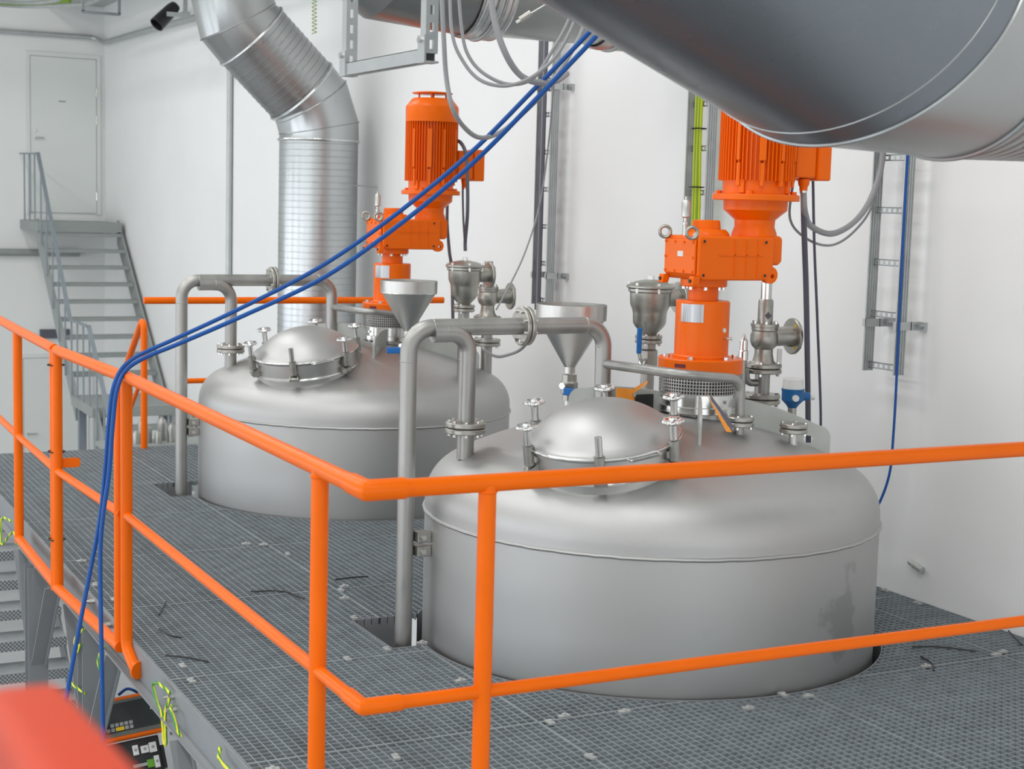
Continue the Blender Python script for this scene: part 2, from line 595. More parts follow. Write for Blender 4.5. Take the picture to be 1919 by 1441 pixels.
# bright fixing clips at the joints
clip = MB().box((0, 0, 0.004), (0.045, 0.022, 0.008)).hexhead((0, 0, 0.008), (0, 0, 1), 0.009, 0.006)
cm = None
for (x, y) in [(1.10, 0.70), (1.14, 1.06), (1.22, 1.10), (1.45, 1.06), (1.05, 1.62), (1.12, 2.15), (0.95, 2.12), (1.08, 2.95), (1.12, 3.1), (1.16, 3.16), (1.06, 3.2),
               (1.13, 3.9), (1.08, 4.15), (1.0, 4.2), (2.20, 0.95), (2.12, 1.0), (2.9, 1.08), (3.3, 1.1), (3.36, 1.12), (3.5, 1.05), (0.10, 2.0), (0.12, 2.2), (0.10, 3.3),
               (0.12, 4.1), (0.09, 1.0), (0.75, 2.05), (3.58, 1.9), (3.6, 2.15), (1.9, 0.92), (0.5, 0.95), (0.08, 3.6), (1.0, 2.62)]:
    if cm is None:
        cm = clip.build('clip', 'gratejoint', plat, smooth=0)
        c = cm
    else:
        c = cm.copy()
        COL.objects.link(c)
    c.location = (x, y, 0)
    c.rotation_euler = (0, 0, random.choice((0, PI / 2)) + random.uniform(-0.2, 0.2))
for c in (TN, TF):
    mb = MB()
    n = 96
    vs, fs = [], []
    skip = lambda t: (TN.x - 1.155 < TN.x + HR * math.cos(t) < TN.x - 0.6 and 0.11 < HR * math.sin(t) < 0.57)
    for i in range(n):
        t0, t1 = 2 * PI * i / n, 2 * PI * (i + 1) / n
        if skip((t0 + t1) / 2):
            continue
        k = len(vs)
        for t in (t0, t1):
            for r in (HR - 0.004, HR):
                for z in (-0.34, 0.002):
                    vs.append((c.x + r * math.cos(t), c.y + r * math.sin(t), z))
        fs += [(k, k + 1, k + 5, k + 4), (k + 2, k + 6, k + 7, k + 3), (k + 1, k + 3, k + 7, k + 5), (k, k + 4, k + 6, k + 2)]
    mb.add(vs, fs)
    mb.build('opening_rim', 'gpaint', plat)  # rim deepened in dark paint so the gap round the tank reads black
for x0, x1, y0, y1 in RECTS:
    mb = MB()
    mb.bb(x0 - 0.005, x0, y0, y1, -0.34, 0.001).bb(x0, x0 + 0.26, y1, y1 + 0.005, -0.34, 0.001).bb(x0, x0 + 0.14, y0 - 0.005, y0, -0.34, 0.001)
    mb.build('opening_trim', 'gpaint', plat, smooth=0)  # side plates made deeper so the opening stays dark
    B(x0, x0 + 0.30, y0, y1, -0.36, -0.345).build('opening_tray', 'gpaint', plat, smooth=0)  # added sheet, hides the bright floor to keep the opening dark

# edge channel, cross beams and columns under the platform
def thingmesh(o, label, cat, group=None):
    return tag(o, label, cat, group)
mb = MB()
mb.bb(0.018, 0.026, -0.05, 7.56, -0.125, 0.004).bb(-0.022, 0.018, -0.05, 7.56, -0.125, -0.117)
thingmesh(mb.build('edge_channel', 'gpaint', smooth=0), 'grey steel channel along the platform edge under the left railing', 'beam')
mb = MB()
mb.bb(0.03, 3.63, -0.048, -0.038, -0.16, 0.003)
thingmesh(mb.build('edge_channel', 'gpaint', smooth=0), 'grey steel channel along the platform edge under the right railing', 'beam')
for i, y in enumerate((1.09, 3.15, 4.15, 6.9)):
    mb = MB()
    for x0, x1 in free('x', y, 0.03, 3.63):
        mb.bb(x0, x1, y - 0.045, y + 0.045, -0.04, -0.03).bb(x0, x1, y - 0.004, y + 0.004, -0.15, -0.04).bb(x0, x1, y - 0.045, y + 0.045, -0.16, -0.15)
    o = mb.build('cross_beam', 'gpaint', smooth=0)
    tag(o, ['grey cross beam under the grating in front of the nearer tank', 'grey cross beam under the grating just behind the nearer tank',
            'grey cross beam under the grating in front of the farther tank', 'grey cross beam under the grating behind the farther tank'][i], 'beam')

def column(x, y, label):
    c = thing('steel_column', label, 'column', (x, y, LF))
    H = -0.125 - LF
    MB().bb(-0.05, 0.05, -0.055, -0.047, 0, H).bb(-0.05, 0.05, 0.047, 0.055, 0, H).bb(-0.004, 0.004, -0.047, 0.047, 0, H).build('post', 'gpaint', c, smooth=0)
    MB().bb(-0.1, 0.1, -0.1, 0.1, 0, 0.015).build('base_plate', 'gpaint', c, smooth=0)
    for s in (-1, 1):
        mb = MB()
        a = Vector((0, s * 0.05, H - 0.52))
        b = Vector((0, s * 0.46, H - 0.01))
        u = (b - a).normalized()
        R = Matrix((Vector((1, 0, 0)), u.cross(Vector((1, 0, 0))), u)).transposed()
        L = (b - a).length
        mb.box((a + b) / 2, (0.075, 0.008, L), R).box((a + b) / 2 + Vector((0.034, 0, 0)), (0.008, 0.06, L), R)
        mb.build('knee_brace', 'gpaint', c, smooth=0)
    return c
column(-0.01, 4.62, 'grey steel column with knee braces under the railing by the stair treads')
column(0.01, 3.36, 'grey steel column with knee braces carrying the yellow-green wire loop')
column(-0.01, 1.30, 'grey steel column lowest at the platform edge right of the weighing terminal')

# ================================================================== pipework helpers
def flange(parent, c, ax, r, t, bolts=0, m='cast', br=None, gap=0.004, pair=True, bore=None, hub=0):
    """one or two discs standing along ax from c, with bolt heads"""
    c, ax = Vector(c), Vector(ax).normalized()
    e = min(0.004, t * 0.2)
    parts = []
    spans = [(-gap / 2 - t, -gap / 2), (gap / 2, gap / 2 + t)] if pair else [(0, t)]
    for a, b in spans:
        mb = MB().lathe([(0, a), (r - e, a), (r, a + e), (r, b - e), (r - e, b), (0, b)], 32, c, ax)
        parts.append(mb.build('flange', m, parent, smooth=40))
    if pair:
        MB().lathe([(0, -gap / 2), (r * 0.9, -gap / 2), (r * 0.9, gap / 2), (0, gap / 2)], 24, c, ax).build('gasket', 'dark', parent)
    if bolts:
        u, v, a_ = basis(ax)
        mb = MB()
        br = br or r * 0.8
        lo, hi = spans[0][0], spans[-1][1]
        for k in range(bolts):
            t2 = 2 * PI * (k + 0.5) / bolts
            q = c + (u * math.cos(t2) + v * math.sin(t2)) * br
            s = max(0.0075, r * 0.1)
            mb.cyl(q + ax * hi, q + ax * (hi + s * 0.9), s, n=6)
            if pair:
                mb.cyl(q + ax * (lo - s * 1.4), q + ax * lo, s * 0.95, n=6)
        b_ = mb.build('bolt_set', 'bright', parts[-1], smooth=30)
        b_['kind'] = 'stuff'
    return parts

def domez(r, R=1.96, r0=0.98, k=0.196, zt=0.57):
    cz = zt - math.sqrt((R - k) ** 2 - (r0 - k) ** 2)
    rt = (r0 - k) * R / (R - k)
    if r <= rt:
        return cz + math.sqrt(R * R - r * r)
    return zt + math.sqrt(max(0, k * k - (r - (r0 - k)) ** 2))

# ================================================================== tanks
MHC = Vector((-0.479, -0.392, 0.922))
MHN = Vector((-0.169, -0.104, 1.0)).normalized()
AG = Vector((0.235, 0.0, 0.0))

def knob_mesh(r=0.042):
    """lobed clamp hand knob, chromed"""
    mb = MB()
    n = 56
    prof = [(0.34, -0.004), (0.50, 0.004), (0.86, 0.006), (1.0, 0.011), (1.0, 0.016), (0.90, 0.021), (0.62, 0.022), (0.42, 0.018), (0.34, 0.024), (0.22, 0.028)]
    vs, fs = [], []
    for f, h in prof:
        for i in range(n):
            t = 2 * PI * i / n
            lob = 1 + (0.085 * math.cos(7 * t)) * max(0, (f - 0.4) / 0.6)
            vs.append((r * f * lob * math.cos(t), r * f * lob * math.sin(t), h))
    for a in range(len(prof) - 1):
        for i in range(n):
            j = (i + 1) % n
            fs.append((a * n + i, a * n + j, (a + 1) * n + j, (a + 1) * n + i))
    fs.append(tuple(range(n))[::-1])
    fs.append(tuple((len(prof) - 1) * n + i for i in range(n)))
    return mb.add(vs, fs)

def fin_plate(parent, ang, tank):
    """gusset and lifting lug standing on the head, from the agitator outward"""
    d = Vector((math.cos(ang), math.sin(ang), 0))
    o = AG.copy()
    L = 0.575
    r0 = 0.12
    pts = []
    for i in range(9):
        r = r0 + (L - r0) * i / 8
        q = o + d * r
        pts.append((r, domez(q.xy.length) - 0.004))
    q = o + d * L
    zo = domez(q.xy.length)
    top = []
    c = (L - 0.05, zo + 0.075)
    for k in range(7):
        a = k / 6 * PI / 2
        top.append((c[0] + 0.05 * math.cos(a), c[1] + 0.05 * math.sin(a)))
    zi = 1.025
    for k in range(1, 6):
        f = k / 5
        top.append(((L - 0.05) * (1 - f) + r0 * f, (zo + 0.125) * (1 - f) + zi * f + 0.018 * math.sin(f * PI)))
    poly = pts + top
    # hole ring with as many points
    hc = (L - 0.095, zo + 0.062)
    n = len(poly)
    cen = hc
    hole = []
    for (a, b) in poly:
        t = math.atan2(b - cen[1], a - cen[0])
        hole.append((hc[0] + 0.020 * math.cos(t), hc[1] + 0.020 * math.sin(t)))
    MB().holed(poly, hole, o, d, (0, 0, 1), 0.012).build('lifting_lug', 'fin', parent, smooth=0)

def make_tank(loc, sy, label, tname):
    T = thing('mixing_tank', label, 'tank', loc, 'stainless mixing tanks set into the platform')
    prof = [(0.0, -0.62), (0.98, -0.60), (0.98, 0.0), (0.98, 0.30), (0.98, 0.57)]
    k, R = 0.196, 1.96
    rt = (0.98 - k) * R / (R - k)
    a1 = math.acos((rt - (0.98 - k)) / k)
    for i in range(1, 9):
        a = a1 * i / 8
        prof.append((0.98 - k + k * math.cos(a), 0.57 + k * math.sin(a)))
    for i in range(1, 12):
        r = rt * (1 - i / 11)
        prof.append((max(r, 0), domez(max(r, 0))))
    MB().lathe(prof, 128).build('shell', 'tank', T, smooth=40)
    wm = MB()
    n = 180
    pts = [((0.981 + random.uniform(-.0012, .0012)) * math.cos(2 * PI * i / n), 0.981 * math.sin(2 * PI * i / n), 0.53 + random.uniform(-.0012, .0012)) for i in range(n + 1)]
    wm.tube(pts, 0.0085, 8)
    wm.build('weld_seam', 'tank', T)
    # manhole: collar, lid, swing clamps
    U, V, A = basis(MHN)
    col = MB().lathe([(0.296, -0.20), (0.296, -0.012), (0.303, -0.012), (0.303, 0.0), (0.29, 0.0)], 64, MHC, MHN)
    C = col.build('manhole_collar', 'steel', T)
    C['label'] = 'upright stainless collar of the round manhole'
    MB().torus(MHC - MHN * 0.088, MHN, 0.300, 0.007, 64, 6).build('collar_weld', 'bright', C)
    lid = [(0.296, 0.001), (0.312, 0.004), (0.314, 0.014), (0.308, 0.024), (0.297, 0.027)]
    h, rc = 0.126, 0.292
    Rl = (rc * rc + h * h) / (2 * h)
    for i in range(1, 17):
        r = rc * (1 - i / 16)
        lid.append((r, 0.027 + math.sqrt(Rl * Rl - r * r) - (Rl - h)))
    Lm = MB().lathe(lid, 72, MHC, MHN).build('manhole_lid', 'tank', T, smooth=25)
    Lm['label'] = 'domed round manhole lid with polished rim'
    MB().torus(MHC + MHN * 0.014, MHN, 0.311, 0.0062, 72, 8).build('rim', 'bright', Lm)
    # lid handle on the side facing the walkway
    ta = math.radians(-92)
    hd = lambda t: (Vector((math.cos(t), math.sin(t), 0)) - MHN * (Vector((math.cos(t), math.sin(t), 0)).dot(MHN))).normalized()
    p0, p1 = hd(ta - 0.20), hd(ta + 0.20)
    hp = [MHC + p0 * 0.31 + MHN * .012, MHC + p0 * 0.35 + MHN * .012, MHC + p1 * 0.35 + MHN * .012, MHC + p1 * 0.31 + MHN * .012]
    MB().tube(fillet(hp, 0.015), 0.006, 8).build('lid_handle', 'bright', Lm)
    for i in range(6):
        t = math.radians(237 + 60 * i)
        d = hd(t)
        side = MHN.cross(d)
        base = MHC + d * 0.325
        cl = MB()
        # fork lug on the collar and roller pin
        for s in (-1, 1):
            cl.prism([(0.0, -0.10), (0.045, -0.085), (0.05, -0.06), (0.0, -0.045)], MHC + d * 0.292 + side * s * 0.016, d, MHN, 0.007)
        cl.cyl(MHC + d * 0.325 - MHN * 0.072 - side * 0.026, MHC + d * 0.325 - MHN * 0.072 + side * 0.026, 0.017, n=18)
        cl.cyl(base - MHN * 0.046, base + MHN * 0.026, 0.0205, n=18).cyl(base + MHN * 0.026, base + MHN * 0.034, 0.0225, n=18)
        K = cl.build('clamp', 'cast', T)
        MB().cyl(base + MHN * 0.036, base + MHN * (0.105 if i else 0.112), 0.0145, n=14).build('clamp_bolt', 'bright', K)
        if i:
            ko = knob_mesh().build('knob', 'chrome', K)
            ko.matrix_local = Matrix((U, V, A)).transposed().to_4x4()
            ko.location = base + MHN * 0.098
    for a in (-123, -35, 57, 145):
        fin_plate(T, math.radians(a), T)
    # blind-flanged nozzle
    nx, ny = 0.46, -0.389 * sy
    zb = domez(math.hypot(nx, ny))
    MB().cyl((nx, ny, zb - 0.01), (nx, ny, zb + 0.05), 0.018).build('nozzle', 'steel', T)
    flange(T, (nx, ny, zb + 0.068), (0, 0, 1), 0.060, 0.018, 4)
    return T

TNo = make_tank(TN, 1, 'nearer stainless tank with domed head, right of the corner railing post', 'near')
TFo = make_tank(TF, -1, 'farther stainless tank with domed head, in front of the spiral duct', 'far')

# ================================================================== agitator drives
def make_agitator(loc, which):
    A = thing('agitator_drive', 'orange geared motor drive standing on the %s tank' % which, 'agitator', loc, 'orange agitator drives on the tanks')
    z0 = domez(AG.xy.length)
    # seat, bearing ring, perforated guard
    MB().lathe([(0.135, 0.90), (0.135, 0.975), (0.0, 0.975)], 40).build('seat', 'steel', A)
    MB().lathe([(0, 0.955), (0.172, 0.955), (0.176, 0.959), (0.176, 0.984), (0.160, 0.986), (0.160, 1.043), (0, 1.043)], 56).build('bearing_ring', 'bright', A)
    bm = MB()
    for k in range(8):
        t = 2 * PI * k / 8 + 0.2
        d = Vector((math.cos(t), math.sin(t), 0))
        bm.cyl(d * 0.165 + Vector((0, 0, 0.925)), d * 0.165 + Vector((0, 0, 0.955)), 0.011, n=6)
        bm.cyl(d * 0.158 + Vector((0, 0, 1.01)), d * 0.170 + Vector((0, 0, 1.01)), 0.008, n=6)
    bm.build('bolt_set', 'bright', A)['kind'] = 'stuff'
    MB().lathe([(0, 1.04), (0.150, 1.04), (0.150, 1.125), (0, 1.125)], 40).build('shaft_housing', 'dark', A)  # dark core painted in for the shade behind the guard holes
    g = MB()
    n = 84
    for k in range(n):
        t = 2 * PI * k / n
        R = Matrix.Rotation(t, 3, 'Z')
        g.box(R @ Vector((0.177, 0, 1.083)), (0.0016, 0.0048, 0.086), R)
    for z, hh in ((1.043, 0.006), (1.0585, 0.0045), (1.0725, 0.0045), (1.0865, 0.0045), (1.1005, 0.0045), (1.1145, 0.0045), (1.125, 0.006)):
        g.lathe([(0.1762, z - hh / 2), (0.1778, z - hh / 2), (0.1778, z + hh / 2), (0.1762, z + hh / 2), (0.1762, z - hh / 2)], 84)
    g = g.build('guard', 'pipe', A, smooth=30)
    g['label'] = 'perforated steel guard ring'
    # lantern
    F = MB().lathe([(0, 1.127), (0.182, 1.127), (0.186, 1.131), (0.186, 1.188), (0.182, 1.192), (0, 1.192)], 64).build('mounting_flange', 'orangem', A)
    bm = MB()
    for k in range(6):
        t = 2 * PI * k / 6 + math.radians(-80)
        q = Vector((0.153 * math.cos(t), 0.153 * math.sin(t), 1.192))
        bm.cyl(q, q + Vector((0, 0, 0.013)), 0.014, n=6)
    bm.build('bolt_set', 'bright', F)['kind'] = 'stuff'
    t0 = math.radians(-152)
    d = Vector((math.cos(t0), math.sin(t0), 0))
    lab = MB()
    for k in range(5):
        t = t0 - 0.14 + 0.28 * k / 5
        R = Matrix.Rotation(t + 0.028, 3, 'Z')
        lab.box(R @ Vector((0.1865, 0, 1.166)), (0.001, 0.0106, 0.016), R)
    lab.build('sticker', 'redlab', F)
    Lt = MB().lathe([(0.124, 1.19), (0.124, 1.2), (0.118, 1.206), (0.118, 1.436), (0.113, 1.441), (0, 1.441)], 48).build('lantern', 'orangem', A)
    pl = MB()
    for k in range(8):
        t = math.radians(-148) - 0.46 + 0.92 * (k + 0.5) / 8
        R = Matrix.Rotation(t, 3, 'Z')
        pl.box(R @ Vector((0.1188, 0, 1.39)), (0.0016, 0.0138, 0.078), R)
    pl.build('nameplate', 'plate', Lt)['label'] = 'silver engraved nameplate'
    t = math.radians(-70)
    q = Vector((0.118 * math.cos(t), 0.118 * math.sin(t), 1.318))
    dd = Vector((math.cos(t), math.sin(t), 0))
    MB().cyl(q, q + dd * 0.004, 0.010, n=16).build('label_dot', 'white', Lt)
    q2 = q - Vector((0, 0, 0.034))
    MB().cyl(q2, q2 + dd * 0.02, 0.006, n=8).cyl(q2 + dd * 0.02, q2 + dd * 0.03 + Vector((.014, 0, 0)), 0.004, 0.007, n=8).build('grease_nipple', 'bright', Lt)
    MB().lathe([(0.066, 1.44), (0.066, 1.50), (0.098, 1.502), (0.102, 1.506), (0.102, 1.534), (0, 1.534)], 48).build('gear_neck', 'orangem', A)
    bm = MB()
    for k in range(8):
        t = 2 * PI * k / 8 + 0.3
        bm.cyl((0.086 * math.cos(t), 0.086 * math.sin(t), 1.489), (0.086 * math.cos(t), 0.086 * math.sin(t), 1.502), 0.008, n=6)
    bm.build('bolt_set', 'bright', A)['kind'] = 'stuff'
    # gearbox
    G = MB().prism([(-0.120, 1.552), (-0.10, 1.534), (0.235, 1.534), (0.262, 1.552), (0.272, 1.60), (0.272, 1.712), (0.262, 1.722), (-0.12, 1.722)], (0, 0, 0), (1, 0, 0), (0, 0, 1), 0.262).build('gearbox', 'orangem', A, smooth=30, bevel=0.008)
    MB().prism([(0.22, 1.60), (0.318, 1.60), (0.334, 1.616), (0.334, 1.716), (0.32, 1.728), (0.22, 1.728)], (0, 0, 0), (1, 0, 0), (0, 0, 1), 0.215).build('gear_lobe', 'orangem', G, smooth=30, bevel=0.012)
    rb = MB()
    for x in (0.065, 0.125, 0.185):
        rb.bb(x - 0.002, x + 0.002, -0.1345, -0.13, 1.55, 1.71)
    rb.bb(-0.02, 0.215, -0.1345, -0.13, 1.640, 1.647)
    rb.build('casting_rib', 'orangem', G, smooth=0)
    for x in (-0.095, 0.225):
        for z in (1.556, 1.700):
            MB().cyl((x, -0.129, z), (x, -0.1345, z), 0.013, n=16).build('bolt_boss', 'orangem', G)
            MB().cyl((x, -0.1335, z), (x, -0.1350, z), 0.007, n=12).build('bolt_hole', 'black', G)
    # end cover on the -X face
    cv = MB().bb(-0.133, -0.122, -0.118, 0.118, 1.558, 1.706).build('end_cover', 'orangem', G, smooth=0, bevel=0.004)
    bm = MB()
    for y, z in [(-0.105, 1.57), (-0.105, 1.63), (-0.105, 1.695), (-0.035, 1.695), (0.035, 1.695), (0.105, 1.695), (0.105, 1.63), (0.105, 1.57), (-0.035, 1.57), (0.035, 1.57)]:
        bm.cyl((-0.133, y, z), (-0.139, y, z), 0.006, n=6)
    bm.build('bolt_set', 'orangem', cv)['kind'] = 'stuff'
    B(-0.1345, -0.1325, -0.03, 0.012, 1.632, 1.655).build('rating_label', 'white', cv, smooth=0)
    for y in (-0.118, 0.118):
        MB().prism([(-0.152, 1.512), (-0.118, 1.512), (-0.108, 1.548), (-0.145, 1.552)], (0, y, 0), (1, 0, 0), (0, 0, 1), 0.036).build('foot_lug', 'orangem', G, smooth=0, bevel=0.005)
        MB().cyl((-0.150, y, 1.531), (-0.1545, y, 1.531), 0.008, n=12).build('lug_hole', 'black', G)
    MB().holed([(0.225 + 0.037 * math.cos(2 * PI * k / 20), 1.558 + 0.037 * math.sin(2 * PI * k / 20)) for k in range(20)],
               [(0.235 + 0.010 * math.cos(2 * PI * k / 20), 1.553 + 0.010 * math.sin(2 * PI * k / 20)) for k in range(20)], (0.035, -0.115, 0), (1, 0, 0), (0, 0, 1), 0.03).build('torque_lug', 'orangem', G)
    MB().lathe([(0.105, 1.715), (0.100, 1.735), (0.085, 1.75), (0.064, 1.752), (0.060, 1.785), (0.055, 1.79), (0, 1.79)], 40).build('shaft_cap', 'orangem', G)
    for y in (-0.105, 0.105):
        e = MB().torus((-0.142, y, 1.735), (0.35, 0.94, 0), 0.024, 0.0075, 28, 8).cyl((-0.115, y, 1.722), (-0.128, y, 1.728), 0.012, n=12)
        e.build('eye_bolt', 'cast', G)
    bl = MB().lathe([(0, 1.72), (0.009, 1.72), (0.009, 1.765), (0.013, 1.766), (0.013, 1.778), (0.007, 1.78), (0.008, 1.796), (0.018, 1.802), (0.0195, 1.862), (0.013, 1.874), (0.006, 1.876), (0.006, 1.888), (0, 1.889)], 20, (-0.108, 0.0, 0))
    bl.build('breather_bottle', 'steel', G)
    # motor
    mx = 0.255
    MB().lathe([(0.105, 1.70), (0.098, 1.74), (0.088, 1.765), (0.090, 1.795), (0.128, 1.828), (0.140, 1.838), (0.142, 1.880), (0, 1.88)], 48, (mx, 0, 0)).build('motor_adapter', 'orangem', A)
    fl = [(0.186 * math.cos(2 * PI * k / 48) * (1 + 0.03 * math.cos(4 * 2 * PI * k / 48 + PI)), 0.186 * math.sin(2 * PI * k / 48) * (1 + 0.03 * math.cos(4 * 2 * PI * k / 48 + PI))) for k in range(48)]
    MF = MB().prism(fl, (mx, 0, 1.893), (1, 0, 0), (0, 1, 0), 0.028).build('motor_flange', 'orangem', A, smooth=30, bevel=0.004)
    bm = MB()
    for k in range(4):
        t = PI / 4 + k * PI / 2
        q = Vector((mx + 0.165 * math.cos(t), 0.165 * math.sin(t), 1.907))
        bm.cyl(q, q + Vector((0, 0, 0.014)), 0.014, n=6)
    bm.build('bolt_set', 'orangem', MF)['kind'] = 'stuff'
    Mo = MB().lathe([(0.145, 1.90), (0.143, 1.965), (0.148, 1.98), (0.148, 2.345), (0, 2.345)], 48, (mx, 0, 0)).build('motor', 'orangem', A)
    fm = MB()
    nf = 56
    for k in range(nf):
        t = 2 * PI * k / nf
        R = Matrix.Rotation(t, 3, 'Z')
        fm.box(Vector((mx, 0, 0)) + R @ Vector((0.157, 0, 2.15)), (0.022, 0.0042, 0.37), R)
    fm.build('cooling_rib', 'orangem', Mo, smooth=0)['kind'] = 'stuff'
    for a in (-155, -118, -85, -50):
        R = Matrix.Rotation(math.radians(a), 3, 'Z')
        MB().box(Vector((mx, 0, 0)) + R @ Vector((0.159, 0, 2.17)), (0.026, 0.030 if a in (-118,) else 0.016, 0.24), R).box(Vector((mx, 0, 0)) + R @ Vector((0.157, 0, 1.99)), (0.02, 0.018, 0.10), R).build('rib_pad', 'orangem', Mo, smooth=0, bevel=0.003)
    for a in (-150, -60, 30, 120):
        R = Matrix.Rotation(math.radians(a), 3, 'Z')
        MB().box(Vector((mx, 0, 0)) + R @ Vector((0.147, 0, 1.94)), (0.022, 0.026, 0.06), R).build('flange_foot', 'orangem', Mo, smooth=0, bevel=0.003)
    Cw = MB().lathe([(0.164, 2.335), (0.169, 2.338), (0.169, 2.43), (0.164, 2.44), (0.130, 2.482), (0.122, 2.486), (0, 2.486)], 56, (mx, 0, 0)).build('fan_cowl', 'orangem', A)
    Rc = MB().lathe([(0, 2.513), (0.122, 2.513), (0.13, 2.517), (0.128, 2.523), (0.05, 2.530), (0, 2.531)], 48, (mx, 0, 0)).build('rain_cap', 'orangem', A)
    for k in range(4):
        t = PI / 4 + k * PI / 2 + 0.3
        MB().cyl((mx + 0.085 * math.cos(t), 0.085 * math.sin(t), 2.484), (mx + 0.085 * math.cos(t), 0.085 * math.sin(t), 2.515), 0.006, n=8).build('cap_post', 'orangem', Rc)
    J = B(0.405, 0.515, -0.085, 0.065, 1.985, 2.165).build('junction_box', 'orangem', A, smooth=0, bevel=0.008)
    B(0.517, 0.590, -0.095, 0.075, 1.975, 2.175).build('box_cover', 'orangem', J, smooth=0, bevel=0.008)
    MB().lathe([(0.018, 1.985), (0.028, 1.98), (0.024, 1.955), (0.018, 1.945), (0.018, 1.93), (0, 1.93)], 16, (0.475, -0.05, 0)).build('cable_gland', 'orangem', J)
    MB().lathe([(0.017, 1.935), (0.017, 1.92), (0, 1.92)], 16, (0.475, -0.05, 0)).build('gland_nut', 'bright', J)
    return A

make_agitator(TN + AG, 'nearer')
make_agitator(TF + AG, 'farther')

# ================================================================== vent loops
def make_loop(base, dx, which):
    """inverted U pipe beside the tank, header to the agitator side, small branch pipe"""
    P = thing('vent_pipe', 'grey stainless overhead pipe loop of the %s tank' % which, 'pipe', base, 'pipe loops standing beside the tanks')
    r = 0.0365
    y = 0.21
    zl = domez(math.hypot(-0.79, y + 0.015))
    U_ = fillet([(-0.965, y - 0.012, 1.293), (-0.785 + dx, y - 0.006, 1.293), (-0.785 + dx, y, zl - 0.01)], 0.105, 12)
    MB().tube(U_, r, 20).build('leg_pipe', 'pipe', P)
    zc = domez(math.hypot(-0.10, 0.2))
    ex = -0.115 + dx
    H_ = fillet([(-1.065, y, -0.62), (-1.065, y, 1.316), (-0.80, y + 0.01, 1.318), (ex, y + 0.02, 1.318), (ex, y + 0.01, zc - 0.01)], [0.105, 0.3, 0.095], 12)
    MB().tube(H_, 0.0362, 20).build('header', 'pipe', P)
    for c, ax in (((-1.065, y, 1.18), (0, 0, 1)), ((-0.96, y + 0.003, 1.316), (1, 0, 0)), ((-0.89 + dx, y - 0.008, 1.293), (1, 0, 0)), ((-0.785 + dx, y, 1.18), (0, 0, 1)),
                  ((ex - 0.095, y + 0.02, 1.318), (1, 0, 0)), ((ex, y + 0.02, 1.223), (0, 0, 1))):
        MB().torus(c, ax, 0.0362, 0.0022, 24, 6).build('weld_ring', 'cast', P)
    flange(P, (-0.785 + dx, y, 0.893), (0, 0, 1), 0.086, 0.022, 8)
    flange(P, (-0.51 + dx, y + 0.02, 1.318), (1, 0, 0), 0.084, 0.020, 8)
    b0 = Vector((ex, y, 1.148))
    br = fillet([b0, (-0.116, -0.36, 1.166), (0.197, -0.36, 1.135), (0.203, -0.356, 0.88)], [0.10, 0.06], 10)
    MB().tube(br, 0.0205, 16).build('branch_pipe', 'pipe', P)
    flange(P, (0.203, -0.356, 0.958), (0, 0, 1), 0.060, 0.019, 4)
    for z in (0.445, 0.385):
        mb = MB().bb(-1.030, -0.968, 0.155, 0.205, z - 0.022, z + 0.022)
        bk = mb.build('bracket', 'cast', P, smooth=0, bevel=0.003)
        MB().cyl((-1.005, 0.155, z), (-1.005, 0.147, z), 0.012, n=6).build('bracket_bolt', 'bright', bk)
    return P
make_loop(TN, -0.012, 'nearer')
make_loop(TF, 0.03, 'farther')

# ================================================================== funnels
def make_funnel(loc, which, hand):
    Fn = thing('filling_funnel', 'stainless filling funnel on a ball valve, %s tank' % which, 'funnel', loc, 'filling funnels on the tanks')
    zb = domez(0.75)
    cone = [(0.0265, 1.045), (0.0265, 1.075), (0.158, 1.297), (0.167, 1.302), (0.168, 1.372), (0.1655, 1.373), (0.1645, 1.304), (0.156, 1.303), (0.024, 1.078), (0.024, 1.045)]
    MB().lathe(cone, 64).build('bowl', 'steel', Fn, smooth=30)
    MB().torus((0, 0, 1.30), (0, 0, 1), 0.165, 0.003, 56, 6).build('bowl_weld', 'bright', Fn)
    MB().cyl((0, 0, zb - 0.02), (0, 0, 0.93), 0.024).build('stub_pipe', 'steel', Fn)
    v = MB().lathe([(0, 0.915), (0.033, 0.915), (0.033, 0.942), (0.041, 0.95), (0.043, 1.0), (0.036, 1.008), (0.036, 1.038), (0, 1.038)], 8)
    Vv = v.build('ball_valve', 'cast', Fn, smooth=20)
    MB().cyl((-0.03, -0.02, 0.985), (-0.055, -0.035, 0.99), 0.012, n=10).cyl((-0.055, -0.035, 0.99), (-0.062, -0.04, 0.99), 0.016, n=6).build('stem', 'bright', Vv)
    d = Vector(hand).normalized()
    R = Matrix((d, Vector((0, 0, 1)).cross(d), Vector((0, 0, 1)))).transposed()
    MB().box(Vector((-0.060, -0.045, 0.965)) + d * 0.045, (0.085, 0.012, 0.036), R).build('lever', 'blueh', Vv, smooth=0, bevel=0.006)
    return Fn
make_funnel(TN + Vector((0, 0.75, 0)), 'nearer', (0.8, -0.55, -0.05))
make_funnel(TF + Vector((0.03, -0.75, 0)), 'farther', (-0.9, 0.2, 0))

